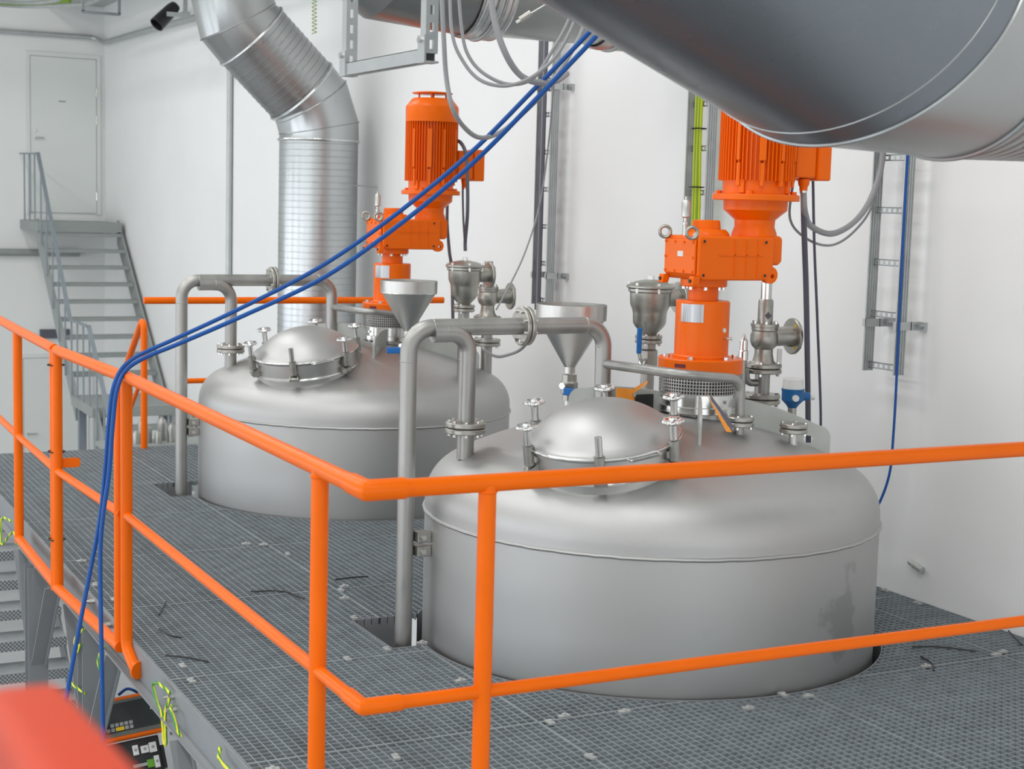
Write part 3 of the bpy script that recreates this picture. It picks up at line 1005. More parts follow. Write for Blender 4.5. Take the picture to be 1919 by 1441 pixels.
# ================================================================== vent valves
def make_vent(loc, which, ball):
    V_ = thing('breather_valve', 'cast stainless pot-shaped breather valve on the %s tank' % which, 'valve', loc, 'breather valves on the tanks')
    zb = domez(0.82)
    MB().lathe([(0.034, 1.220), (0.038, 1.232), (0.070, 1.266), (0.080, 1.284), (0.082, 1.330), (0.086, 1.347), (0.097, 1.374), (0.100, 1.43), (0.108, 1.436), (0.108, 1.448), (0, 1.448)], 48).build('body', 'cast', V_)
    MB().lathe([(0.114, 1.451), (0.117, 1.455), (0.117, 1.462), (0.11, 1.467), (0.075, 1.483), (0.03, 1.492), (0, 1.494)], 48).build('lid', 'cast', V_)
    bm = MB().cyl((0, 0, 1.492), (0, 0, 1.51), 0.016, n=6)
    for k in range(6):
        t = k * PI / 3 + 0.35
        bm.cyl((0.104 * math.cos(t), 0.104 * math.sin(t), 1.43), (0.104 * math.cos(t), 0.104 * math.sin(t), 1.478), 0.008, n=6)
    bm.build('bolt_set', 'bright', V_)['kind'] = 'stuff'
    # side outlet with flange
    ov = MB().tube(fillet([(0.06, 0.0, 1.40), (0.155, 0.0, 1.405)], 0.01), 0.042, 20)
    ov.build('side_outlet', 'cast', V_)
    flange(V_, (0.155, 0.0, 1.405), (1, 0, 0), 0.078, 0.018, 4, pair=False)
    flange(V_, (0, 0, 1.205), (0, 0, 1), 0.066, 0.018, 4)
    if ball:
        MB().lathe([(0, 1.01), (0.034, 1.01), (0.034, 1.04), (0.046, 1.05), (0.048, 1.10), (0.046, 1.15), (0.036, 1.158), (0.036, 1.186), (0, 1.186)], 10).build('ball_valve', 'cast', V_, smooth=20)
        MB().cyl((-0.035, -0.03, 1.10), (-0.07, -0.055, 1.10), 0.014, n=10).tube(fillet([(-0.065, -0.055, 1.095), (-0.085, -0.065, 1.12), (-0.1, -0.07, 1.16)], 0.02), 0.008, 8).build('stem', 'bright', V_)
        MB().box((-0.098, -0.072, 1.205), (0.026, 0.016, 0.125)).build('lever', 'blueh', V_, smooth=0, bevel=0.007)
    MB().cyl((0, 0, zb - 0.08), (0, 0, 1.19), 0.0335).build('stand_pipe', 'pipe', V_)
    return V_
make_vent(TN + Vector((0.41, 0.71, 0)), 'nearer', True)
make_vent(TF + Vector((0.41, -0.71, 0)), 'farther', False)

# ================================================================== safety valves
def make_safety(loc, which, tall):
    V_ = thing('safety_valve', 'angle safety valve with side flange on the %s tank' % which, 'valve', loc, 'safety valves on the tanks')
    MB().cyl((0, 0, 0.70), (0, 0, 1.08), 0.036).build('stand_pipe', 'pipe', V_)
    flange(V_, (0, 0, 0.955), (0, 0, 1), 0.088, 0.021, 4)
    flange(V_, (0, 0, 1.10), (0, 0, 1), 0.088, 0.021, 4)
    MB().lathe([(0.064, 1.121), (0.050, 1.138), (0.043, 1.17), (0.043, 1.19), (0.058, 1.205), (0.066, 1.225), (0.066, 1.255), (0.058, 1.275), (0.062, 1.28), (0.062, 1.294), (0.066, 1.296), (0.066, 1.31), (0, 1.31)], 32).build('body', 'cast', V_)
    MB().tube([(0.02, 0, 1.245), (0.10, -0.01, 1.25), (0.148, -0.015, 1.25)], [0.046, 0.046, 0.052], 20).build('side_outlet', 'cast', V_)
    flange(V_, (0.142, -0.015, 1.25), (1, -0.1, 0), 0.086, 0.018, 4, pair=False)
    for dz in (0.052, -0.052):
        if tall:
            MB().cyl((0.142, -0.055, 1.25 + dz), (0.136, -0.0545, 1.25 + dz), 0.008, n=10).build('yellow_plug', 'yellow', V_)
    bm = MB()
    for k in range(6):
        t = k * PI / 3
        bm.cyl((0.056 * math.cos(t), 0.056 * math.sin(t), 1.31), (0.056 * math.cos(t), 0.056 * math.sin(t), 1.323), 0.008, n=6)
    bm.build('bolt_set', 'bright', V_)['kind'] = 'stuff'
    if tall:
        MB().lathe([(0.036, 1.305), (0.036, 1.415), (0.031, 1.425), (0.0, 1.425)], 24).build('bonnet', 'cast', V_)
        MB().lathe([(0.026, 1.42), (0.026, 1.505), (0.022, 1.505), (0.022, 1.43)], 24).build('spindle_tube', 'bright', V_)
        MB().cyl((-0.01, -0.036, 1.35), (-0.012, -0.039, 1.35), 0.017, n=4).build('type_plate', 'cabled', V_)
        B(0.040, 0.066, -0.055, -0.05, 1.125, 1.195).build('hang_tag', 'white', V_, smooth=0)
        MB().tube(fillet([(-0.03, 0, 1.03), (-0.10, -0.01, 1.035), (-0.11, -0.02, 1.10)], 0.05), 0.017, 12).build('bypass_elbow', 'pipe', V_)
    else:
        MB().lathe([(0.036, 1.305), (0.036, 1.42), (0.028, 1.43), (0.028, 1.47), (0.0, 1.47)], 24).build('bonnet', 'cast', V_)
    return V_
make_safety(TN + Vector((0.785, 0.29, 0)), 'nearer', True)
make_safety(TF + Vector((0.775, -0.29, 0)), 'farther', False)

# small relief fitting and level sensor on the nearer tank
b = TN + Vector((0.655, 0.27, 0))
R_ = thing('relief_fitting', 'slim steel relief fitting beside the nearer safety valve', 'fitting', b)
MB().cyl((0, 0, 0.80), (0, 0, 1.14), 0.016, n=14).build('stem', 'cast', R_)
MB().lathe([(0.016, 1.14), (0.022, 1.143), (0.022, 1.185), (0.018, 1.19), (0.018, 1.235), (0.010, 1.245), (0.006, 1.262), (0, 1.266)], 16).build('cap', 'bright', R_)
b = TN + Vector((0.745, 0.0, 0))
Sn = thing('level_sensor', 'blue level sensor with white cap behind the big lifting lug', 'sensor', b)
MB().cyl((0, 0, 0.78), (0, 0, 0.965), 0.020, n=16).build('neck', 'cast', Sn)
MB().lathe([(0.02, 0.95), (0.03, 0.965), (0.05, 0.985), (0.05, 1.025), (0.052, 1.03), (0.052, 1.038), (0, 1.038)], 28).build('housing', 'blues', Sn)
MB().lathe([(0.048, 1.038), (0.046, 1.082), (0.042, 1.086), (0, 1.088)], 28).build('cap', 'white', Sn)
MB().cyl((0.03, 0, 1.003), (0.082, -0.012, 1.0), 0.02, n=14).build('conduit_entry', 'blues', Sn)
MB().cyl((0.080, -0.012, 1.0), (0.105, -0.018, 1.0), 0.016, n=12).cyl((-0.018, -0.04, 1.0), (-0.025, -0.058, 1.0), 0.015, n=12).build('gland', 'white', Sn)

# tags
def quad_card(name, pts, m, t, parent=None):
    a, b_, c, d = [Vector(q) for q in pts]
    nrm = (b_ - a).cross(d - a).normalized() * t
    mb = MB()
    vs = [a, b_, c, d] + [q + nrm for q in (a, b_, c, d)]
    mb.add(vs, [(0, 3, 2, 1), (4, 5, 6, 7), (0, 1, 5, 4), (1, 2, 6, 5), (2, 3, 7, 6), (3, 0, 4, 7)])
    return mb.build(name, m, parent, smooth=0)
Tg = thing('inspection_tag', 'orange cardboard tag with black box behind the nearer manhole lid', 'tag', TN + Vector((0.0, 0.125, 1.012)))
quad_card('card', [(-0.115, 0.0, -0.045), (-0.038, -0.03, -0.045), (-0.038, -0.03, 0.036), (-0.115, 0.0, 0.040)], 'tago', 0.002, Tg)
quad_card('curled_end', [(-0.045, -0.03, 0.018), (0.012, -0.045, 0.058), (0.022, -0.040, 0.072), (-0.038, -0.025, 0.040)], 'tago', 0.002, Tg)
MB().bb(-0.038, 0.050, -0.045, -0.03, -0.06, 0.012).build('black_block', 'black', Tg, smooth=0)
MB().cyl((-0.045, -0.033, 0.012), (-0.045, -0.043, 0.012), 0.009, n=12).build('eyelet', 'bright', Tg)
gx, gy = Vector((0.077, -0.03, 0)).normalized(), Vector((0, 0, 1))
gm = MB()
gpts = [Vector((-0.103, -0.0075, -0.022)) + gx * (0.011 * math.cos(t)) + gy * (0.014 * math.sin(t)) for t in [math.radians(a) for a in range(50, 341, 15)]]
gm.tube(gpts + [gpts[-1] + gy * 0.006, gpts[-1] + gy * 0.006 - gx * 0.008], 0.0022, 6)
gm.build('tag_letter', 'redlab', Tg)

def tagstrip():
    T2 = thing('inspection_tag', 'folded orange and black tag leaning below the nearer guard ring', 'tag', TN + Vector((0.06, -0.30, 0)))
    dd = 5.93
    quad_card('card', [at(*q, dd) - T2.location for q in ((1321, 733), (1361, 809), (1372, 810), (1330, 748))], 'tago', 0.003, T2)
    quad_card('print_side', [at(*q, dd) - T2.location for q in ((1330, 738), (1334, 752), (1371, 806), (1371, 792))], 'cabled', 0.003, T2)
    return T2
tagstrip()

# ================================================================== railings
RR, RM = 0.0245, 0.0185
def elbow_sleeve(parent, c, d1, d2, r, L):
    c = Vector(c)
    a, b_ = c + Vector(d1) * L, c + Vector(d2) * L
    return MB().tube([a, c + Vector(d1) * 0.002, c, c + Vector(d2) * 0.002, b_], r, 20).build('corner_sleeve', 'orange', parent)

R1 = thing('corner_railing', 'orange tubular railing turning the platform corner in front', 'railing', (0, 0, 0))
MB().tube([(0, 2.62, 1.10), (0, 0.06, 1.10)], RR, 20).build('top_rail', 'orange', R1)
MB().tube([(0.05, 0, 1.10), (3.62, 0, 1.10)], RR, 20).build('top_rail', 'orange', R1)
MB().tube([(0, 2.60, 0.53), (0, 0.06, 0.53)], RM, 18).build('mid_rail', 'orange', R1)
MB().tube([(0.05, 0, 0.53), (3.62, 0, 0.53)], RM, 18).build('mid_rail', 'orange', R1)
elbow_sleeve(R1, (0, 0, 1.10), (0, 1, 0), (1, 0, 0), 0.0285, 0.105)
elbow_sleeve(R1, (0, 0, 0.53), (0, 1, 0), (1, 0, 0), 0.0225, 0.105)
for x, y in ((0, 0.345), (0.343, 0), (2.75, 0)):
    pp = MB().tube([(x, y, -0.12), (x, y, 1.095)], RR, 20).build('post', 'orange', R1)
    sx, sy = (0, 1) if x == 0 else (1, 0)
    MB().torus((x, y, 1.078), (0, 0, 1), RR, 0.004, 24, 8).build('weld', 'orange', pp)
pc = MB().tube(fillet([(0, 2.62, 1.098), (0, 2.62, -0.02), (0.004, 2.50, -0.07), (0.012, 2.46, -0.075)], 0.06), RR, 20).build('post', 'orange', R1)
MB().lathe([(0, 0), (0.036, 0), (0.036, 0.012), (0, 0.012)], 20, (0.006, 2.462, -0.074), (0.4, -1, 0)).build('post_foot', 'orange', pc)

R2 = thing('railing_section', 'orange railing section left of the blue hoses, tied at its double posts', 'railing', (0, 0, 0), 'left platform railing sections')
pB, pC = Vector((-0.062, 3.74, 0)), Vector((-0.012, 2.655, 0))
MB().tube([(pB.x, pB.y, 1.10), (pC.x, pC.y, 1.10)], RR, 20).build('top_rail', 'orange', R2)
MB().tube([(pB.x, pB.y, 0.53), (pC.x, pC.y, 0.53)], RM, 18).build('mid_rail', 'orange', R2)
MB().tube([(pB.x - .004, pB.y, -0.030), (pC.x - .004, pC.y, -0.030)], RR, 18).build('bottom_rail', 'orange', R2)
MB().tube([(pB.x, pB.y, -0.03), (pB.x, pB.y, 1.10)], RR, 20).build('post', 'orange', R2)
MB().tube([(pC.x, pC.y + 0.03, -0.03), (pC.x, pC.y + 0.03, 1.095)], RR, 20).build('post', 'orange', R2)
MB().prism([(0, 0), (0.075, 0), (0.085, 0.01), (0.085, 0.035), (0.075, 0.045), (0, 0.045)], (pB.x + 0.02, pB.y, 0.545), (1, 0, 0), (0, 0, 1), 0.008).build('latch_tab', 'orange', R2, smooth=0)
for z in (1.03, 0.62, 0.20):
    MB().torus((pB.x, pB.y + 0.022, z), (0, 0.0, 1), RR + 0.014, 0.0035, 24, 6).build('cable_tie', 'black', R2)

R3 = thing('railing_section', 'orange railing section furthest left above the grey stair treads', 'railing', (0, 0, 0), 'left platform railing sections')
pA = Vector((-0.05, 4.88, 0))
pE = Vector((-0.02, 6.5, 0))
pB2 = pB + Vector((0.0, 0.052, 0))
for z, r_, nm in ((1.10, RR, 'top_rail'), (0.53, RM, 'mid_rail')):
    MB().tube([(pE.x, pE.y, z), (pA.x, pA.y, z), (pB2.x, pB2.y, z)], r_, 20).build(nm, 'orange', R3)
MB().tube([(pA.x, pA.y, -0.03), (pB2.x, pB2.y, -0.03)], RR, 18).build('bottom_rail', 'orange', R3)
for q in (pA, pB2, pE):
    MB().tube([(q.x, q.y, -0.05), (q.x, q.y, 1.10)], RR, 20).build('post', 'orange', R3)

R4 = thing('back_railing', 'orange railing across the platform end behind the farther tank', 'railing', (0, 0, 0))
MB().tube([(1.17, 7.12, 1.10), (3.42, 7.05, 1.10)], RR, 18).build('top_rail', 'orange', R4)
MB().tube([(1.44, 7.12, 0.53), (3.40, 7.05, 0.53)], RM, 18).build('mid_rail', 'orange', R4)
for x in (1.44, 3.1):
    MB().tube([(x, 7.10, -0.02), (x, 7.10, 1.10)], 0.0165, 16).build('post', 'orange', R4)

R5 = thing('stair_handrail', 'orange bent handrail with sloping bars at the far platform end', 'handrail', (0, 0, 0))
MB().tube(fillet([(1.27, 7.52, -0.02), (1.27, 7.52, 0.965), (1.27, 8.55, 0.17), (1.27, 8.55, -0.35)], [0.05, 0.05]), RR, 16).build('rail_loop', 'orange', R5)
MB().tube([(1.27, 7.53, 0.55), (1.27, 8.35, -0.10)], 0.016, 12).build('mid_bar', 'orange', R5)

# ================================================================== ducts
def ring_tube(path, r, n=48, caps=False):
    return MB().tube(path, r, n, caps)

D1 = thing('spiral_duct', 'vertical spiral steel duct with double bend behind the farther tank', 'duct', (0, 0, 0))
dc, dr = Vector((3.19, 9.2, 0)), 0.338
ribs = []
def ribbed(a, b_, r, step, rb=0.006, n=56):
    """duct length with rolled seams"""
    a, b_ = Vector(a), Vector(b_)
    L = (b_ - a).length
    prof = [(r, 0)]
    k = int(L / step)
    for i in range(k):
        h = (i + 0.5) * step
        prof += [(r, h - 0.0045), (r + rb, h - 0.0025), (r + rb, h + 0.0025), (r, h + 0.0045)]
    prof.append((r, L))
    return MB().lathe(prof, n, a, b_ - a)
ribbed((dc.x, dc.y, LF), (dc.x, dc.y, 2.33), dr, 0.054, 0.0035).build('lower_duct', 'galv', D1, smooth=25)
p1 = Vector((dc.x, dc.y, 2.47))
dv = Vector((-0.72, 0.0, 0.69)).normalized()
p2 = p1 + dv * 0.88
mb = MB()
mid1 = p1 + Vector((0, 0, -0.14))
e1 = [mid1, p1 + Vector((0, 0, 0.02)) + dv * 0.0]
segs = [(Vector((dc.x, dc.y, 2.33)), Vector((dc.x, dc.y, 2.42))), (Vector((dc.x, dc.y, 2.42)), p1 + dv * 0.10 + Vector((0, 0, 0.06)))]
MB().tube([(dc.x, dc.y, 2.32), (dc.x, dc.y, 2.44), p1 + Vector((-0.075, 0, 0.19)), p1 + Vector((-0.075, 0, 0.19)) + dv * 0.14], dr + 0.006, 56, False).build('lower_elbow', 'galv', D1, smooth=20)
q1 = p1 + Vector((-0.075, 0, 0.19)) + dv * 0.12
q2 = q1 + dv * 0.62
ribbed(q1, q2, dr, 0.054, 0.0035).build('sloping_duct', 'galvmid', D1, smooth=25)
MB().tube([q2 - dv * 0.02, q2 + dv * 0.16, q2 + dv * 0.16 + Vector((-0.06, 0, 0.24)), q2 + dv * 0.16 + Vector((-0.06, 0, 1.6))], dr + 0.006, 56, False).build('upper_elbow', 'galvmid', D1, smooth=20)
for c_, ax in (((dc.x, dc.y, 2.44), Vector((-0.19, 0, 0.98))), (p1 + Vector((-0.075, 0, 0.19)), Vector((-0.56, 0, 0.83))), (q2 + dv * 0.16, Vector((-0.5, 0, 0.87))), (q2 + dv * 0.16 + Vector((-0.06, 0, 0.24)), Vector((-0.12, 0, 0.99)))):
    MB().torus(c_, ax, (dr + 0.007) * 1.012, 0.005, 56, 6).build('mitre_seam', 'galvmid', D1)
for c_, ax in ((Vector((dc.x, dc.y, 2.33)), (0, 0, 1)), (q1, dv), (q2, dv)):
    MB().torus(c_, ax, dr + 0.006, 0.012, 56, 8).build('joint_band', 'foil', D1)
q = Vector((dc.x + 0.05, dc.y - dr - 0.002, 2.18))
MB().tube([(3.30, dc.y - dr * 0.95, 1.96), (3.48, dc.y - dr * 0.6, 1.955), (WX, dc.y - 0.2, 1.95)], 0.006, 8).build('tie_rod', 'strut', D1)

D2 = thing('round_duct', 'grey round duct with foil collars crossing high between the tanks', 'duct', (0, 0, 0))
r2_ = 0.32
y2, z2 = 3.87, 2.705 + 0.32
sl = Vector((-0.83, 0, 0.56)).normalized()
e = Vector((1.68, y2, z2))
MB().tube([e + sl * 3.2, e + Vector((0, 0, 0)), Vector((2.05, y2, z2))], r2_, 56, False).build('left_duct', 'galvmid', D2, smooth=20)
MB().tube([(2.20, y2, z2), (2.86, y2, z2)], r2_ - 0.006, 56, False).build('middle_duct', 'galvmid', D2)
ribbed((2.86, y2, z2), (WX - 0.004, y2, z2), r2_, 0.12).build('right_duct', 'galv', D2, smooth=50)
for x in (2.03, 2.84):
    fx = MB()
    prof = []
    for i in range(15):
        prof.append((r2_ + 0.004 + 0.010 * (i % 2) + random.uniform(0, 0.006), i * 0.014))
    MB().lathe(prof, 56, (x, y2, z2), (1, 0, 0)).build('foil_collar', 'foil', D2, smooth=60)
    MB().torus((x + 0.10, y2, z2), (1, 0, 0), r2_ + 0.012, 0.016, 56, 8).build('collar_strap', 'strut', D2)

D3 = thing('large_duct', 'big dark galvanised duct overhead at the upper right', 'duct', (0, 0, 0))
r3 = 0.40
P3 = Vector((1.153, -0.437, 2.386))
def mk(a, e_):
    return Vector((math.cos(e_) * math.cos(a), math.cos(e_) * math.sin(a), math.sin(e_)))
d1, d2, mm = mk(0.256, -0.303), mk(0.139, 0.019), mk(0.472, -0.409)
def mitred(P, d, r, m1, s_far, n=72, m0=None):
    """tube from the plane (P, m1) to a square end at P + d*s_far"""
    y_ = d.cross(Vector((0, 0, 1))).normalized()
    z_ = y_.cross(d)
    vs, fs = [], []
    for i in range(n):
        t = 2 * PI * i / n
        q_ = (y_ * math.cos(t) + z_ * math.sin(t)) * r
        vs.append(P + q_ + d * (-(q_.dot(m1)) / d.dot(m1)))
        vs.append(P + q_ + d * s_far)
    for i in range(n):
        j = (i + 1) % n
        fs.append((2 * i, 2 * j, 2 * j + 1, 2 * i + 1))
    return MB().add(vs, fs)
def frame(d):
    y0_ = d.cross(Vector((0, 0, 1))).normalized()
    return y0_, y0_.cross(d)
ya, za = frame(d1)
yb, zb3 = frame(d2)
NS = 96
seam, far_ring, near_ring = [], [], []
for i in range(NS):
    t = 2 * PI * i / NS
    q_ = (ya * math.cos(t) + za * math.sin(t)) * r3
    s1_ = P3 + q_ - d1 * (q_.dot(mm) / d1.dot(mm))
    q2_ = (yb * math.cos(t) + zb3 * math.sin(t)) * r3
    s2_ = P3 + q2_ - d2 * (q2_.dot(mm) / d2.dot(mm))
    seam.append(s1_ * 0.55 + s2_ * 0.45)
    far_ring.append(P3 + q_ - d1 * 3.4)
    near_ring.append(P3 + d2 * 0.34 + (yb * math.cos(t) + zb3 * math.sin(t)) * (r3 + 0.002))
def loft(r1, r2):
    n = len(r1)
    return MB().add(r1 + r2, [(i, (i + 1) % n, n + (i + 1) % n, n + i) for i in range(n)])
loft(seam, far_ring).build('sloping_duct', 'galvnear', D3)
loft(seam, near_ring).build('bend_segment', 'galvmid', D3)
MB().tube(seam + [seam[0]], 0.0065, 8, False).build('rolled_seam', 'galvmid', D3)
MB().tube([q_ - d1 * 0.085 for q_ in seam + [seam[0]]], 0.0018, 6, False).build('lap_joint', 'galvmid', D3)
MB().torus(P3 + d2 * 0.34, d2, r3 + 0.004, 0.008, 72, 8).build('rolled_seam', 'galv', D3)
L3 = (WX - 0.07 - P3.x) / d2.x
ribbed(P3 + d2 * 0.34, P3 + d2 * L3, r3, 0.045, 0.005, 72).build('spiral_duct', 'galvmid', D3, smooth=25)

# ================================================================== hanger frame
Hg = thing('hanger_frame', 'slotted zinc strut hanger frame hanging from above', 'bracket', (0.5, 0, 0))
def slotted(y, z0, z1):
    mb = MB()
    w_, dpt, t_ = 0.041, 0.041, 0.0025
    # slotted web facing the walkway, two side walls
    n = int((z1 - z0) / 0.052)
    ya_, yb_ = y - w_ / 2, y - w_ / 2 + t_
    mb.bb(-dpt / 2, -0.007, ya_, yb_, z0, z1).bb(0.007, dpt / 2, ya_, yb_, z0, z1)
    for i in range(n + 1):
        zz = z0 + i * 0.052
        mb.bb(-0.007, 0.007, ya_, yb_, max(z0, zz - 0.012), min(z1, zz + 0.012))
    mb.bb(-dpt / 2, -dpt / 2 + t_, yb_, y + w_ / 2, z0, z1).bb(dpt / 2 - t_, dpt / 2, yb_, y + w_ / 2, z0, z1)
    return mb
for y, z1 in ((0.80, 5.0), (1.475, 5.0)):
    lg = slotted(y, 2.285, z1).build('strut_leg', 'strut', Hg, smooth=0)
    MB().bb(-0.027, -0.0205, y - 0.026, y + 0.026, 2.262, 2.34).bb(-0.027, 0.022, y - 0.026, y + 0.026, 2.256, 2.262).build('angle_plate', 'strut', lg, smooth=0)
    MB().cyl((-0.027, y, 2.325), (-0.037, y, 2.325), 0.011, n=6).build('plate_bolt', 'bright', lg)
MB().bb(-0.0205, -0.018, 0.80, 1.50, 2.262, 2.30).bb(-0.0205, 0.0205, 0.80, 1.50, 2.298, 2.30).bb(0.018, 0.0205, 0.80, 1.50, 2.262, 2.30).bb(-0.0205, -0.010, 0.80, 1.50, 2.259, 2.262).bb(0.010, 0.0205, 0.80, 1.50, 2.259, 2.262).build('cross_strut', 'strut', Hg, smooth=0)

# ================================================================== cable ladders on the wall
def cable_ladder(y0, y1, z0, label, brk):
    Ld = thing('cable_ladder', label, 'cable ladder', (0, 0, 0), 'galvanised cable ladders on the white wall')
    for y, sgn in ((y0, 1), (y1, -1)):
        mb = MB()
        mb.bb(3.515, 3.575, y - 0.001, y + 0.001, z0, 4.6)
        for x in (3.515, 3.528, 3.543, 3.558, 3.572):
            mb.bb(x - 0.0025, x + 0.0025, y - 0.006, y + 0.002, z0, 4.6)
        mb.build('side_rail', 'strut', Ld, smooth=0)
    z = z0 + 0.03
    while z < 4.5:
        mb = MB()
        mb.bb(3.548, 3.5505, y1, y0, z - 0.015, z - 0.008).bb(3.548, 3.5505, y1, y0, z + 0.008, z + 0.015)
        mb.bb(3.548, 3.565, y1, y0, z + 0.013, z + 0.015).bb(3.548, 3.565, y1, y0, z - 0.015, z - 0.013)
        n = 6
        for i in range(n + 1):
            yy = y1 + (y0 - y1) * i / n
            mb.bb(3.548, 3.5505, max(y1, yy - 0.007), min(y0, yy + 0.007), z - 0.009, z + 0.009)
        mb.build('rung', 'strut', Ld, smooth=0)
        z += 0.25
    for zb_ in brk:
        for y in (y0, y1):
            mb = MB()
            mb.bb(3.508, 3.512, y - 0.012, y + 0.012, zb_ - 0.02, zb_ + 0.02).bb(3.508, 3.60, y - 0.012, y - 0.009, zb_ - 0.02, zb_ + 0.02)
            mb.bb(3.64, WX, y - 0.055, y - 0.0, zb_ - 0.02, zb_ + 0.02).bb(3.595, WX, y - 0.012, y - 0.009, zb_ - 0.02, zb_ + 0.02)
            mb.cyl((3.64, y - 0.036, zb_), (3.63, y - 0.036, zb_), 0.011, n=6)
            mb.build('wall_bracket', 'strut', Ld, smooth=0)
    return Ld
cable_ladder(2.31, 2.085, 1.075, 'short end of wall cable ladder right of the nearer agitator', (1.31,))
cable_ladder(3.95, 3.74, 1.15, 'wall cable ladder carrying the yellow-green wires behind the nearer drive', ())
cable_ladder(5.80, 5.60, 1.16, 'wall cable ladder with dark cables between the two orange drives', (1.36, 2.62))

def cable(name, pts, r, m, label, group=None, n=8, cat='cable', k=8):
    o = MB().tube(spline(pts, k), r, n).build(name, m)
    return tag(o, label, cat, group)
for i in range(5):
    cable('earth_cable', [(3.535 - 0.004 * (i % 2), 3.885 - 0.015 * i, 1.16), (3.535, 3.885 - 0.015 * i + 0.006 * math.sin(i), 1.8), (3.535, 3.895 - 0.014 * i, 2.3), (3.535, 3.89 - 0.015 * i, 3.2), (3.535, 3.89 - 0.015 * i, 4.5)],
          0.0078, 'yg' if i % 2 == 0 else 'yg2', '%s yellow-green wire of the bundle on the wall ladder behind the nearer drive' % ('leftmost', 'second from left', 'middle', 'second from right', 'rightmost')[i], 'yellow-green wire bundle')
for z in (1.96, 2.29):
    tag(MB().torus((3.533, 3.855, z), (0, 0, 1), 0.042, 0.004, 20, 6).build('cable_tie', 'black'), 'black tie round the yellow-green wire bundle, %s' % ('lower one' if z < 2 else 'upper one'), 'cable tie')
for i in range(4):
    cable('power_cable', [(3.535, 5.775 - 0.018 * i, 1.12), (3.535, 5.775 - 0.018 * i, 2.2), (3.535, 5.77 - 0.018 * i, 4.5)], 0.0085, 'cabled' if i != 1 else 'cableg',
          ('leftmost dark cable clipped straight down the ladder between the two drives', 'pale grey cable clipped straight down the ladder between the two drives', 'dark cable right of the pale grey one on the middle wall ladder', 'rightmost dark cable clipped straight down the middle wall ladder')[i], 'cables on the middle ladder')
cable('network_cable', [(3.52, 2.06, 4.5), (3.52, 2.06, 2.6), (3.52, 2.075, 2.09), (3.52, 2.07, 1.34), (3.515, 2.06, 0.83), (3.50, 2.065, 0.57), (3.45, 2.14, 0.34), (3.40, 2.3, 0.1), (3.4, 2.35, -0.4)], 0.0062, 'blue',
      'thin blue cable hanging down the white wall from the right ladder')

# ================================================================== hanging cables and hoses
def pcable(name, pts, r, m, label, group=None, n=8, cat='cable', k=8):
    return cable(name, [at(*q) for q in pts], r, m, label, group, n, cat, k)
pcable('air_hose', [(1150, 5, 5.3), (1112, 52, 5.35), (1000, 168, 5.45), (880, 288, 5.6), (740, 403, 5.75), (600, 500, 5.95), (450, 578, 6.1), (330, 634, 6.2), (262, 665, 6.27), (229, 690, 6.27), (212, 728, 6.22), (204, 790, 6.2), (197, 880, 6.2), (186, 980, 6.2), (165, 1090, 6.2), (144, 1200, 6.2), (124, 1310, 6.2), (100, 1450, 6.2)],
       0.0088, 'blue', 'upper blue hose draped over the left railing, slanting left to the floor', 'blue hoses over the railing', cat='hose')
pcable('air_hose', [(1165, 5, 5.3), (1126, 58, 5.33), (1010, 180, 5.4), (890, 302, 5.52), (760, 412, 5.68), (610, 518, 5.88), (455, 592, 6.03), (335, 644, 6.14), (272, 670, 6.2), (236, 694, 6.22), (219, 732, 6.18), (211, 800, 6.16), (204, 890, 6.16), (194, 960, 6.16), (188, 1030, 6.16), (189, 1150, 6.16), (191, 1260, 6.16), (193, 1360, 6.16), (196, 1470, 6.16)],
       0.0088, 'blue', 'lower blue hose draped over the left railing, hanging straight down', 'blue hoses over the railing', cat='hose')
pcable('power_cable', [(826, -60, 5.2), (831, 60, 5.2), (837, 150, 5.2), (851, 210, 5.2), (880, 248, 5.35), (908, 258, 5.5), (945, 243, 5.65), (985, 208, 5.7), (1022, 170, 5.7), (1060, 115, 5.7), (1090, 60, 5.7), (1102, 5, 5.7)], 0.0085, 'cableg', 'grey cable looping lowest, past the rain cap of the farther motor')
pcable('power_cable', [(842, -60, 5.0), (847, 60, 5.0), (868, 115, 5.0), (900, 150, 5.0), (945, 161, 5.0), (990, 148, 5.0), (1030, 118, 5.0), (1055, 85, 5.0), (1078, 35, 5.0), (1085, -10, 5.0)], 0.006, 'cableg', 'thin pale grey cable in the left loop below the round duct')
pcable('power_cable', [(856, -60, 5.05), (866, 60, 5.05), (880, 108, 5.05), (910, 140, 5.05), (955, 158, 5.05), (1000, 146, 5.05), (1035, 95, 5.05), (1058, 55, 5.05), (1072, 20, 5.05), (1078, -20, 5.05)], 0.006, 'cableg', 'thin grey cable in the inner loop below the round duct')
pcable('power_cable', [(915, -60, 5.3), (925, 30, 5.3), (945, 95, 5.3), (972, 138, 5.35), (1005, 154, 5.4), (1040, 152, 5.5), (1062, 138, 5.6)], 0.0115, 'cableg', 'thick grey cable sagging toward the ladder between the drives')
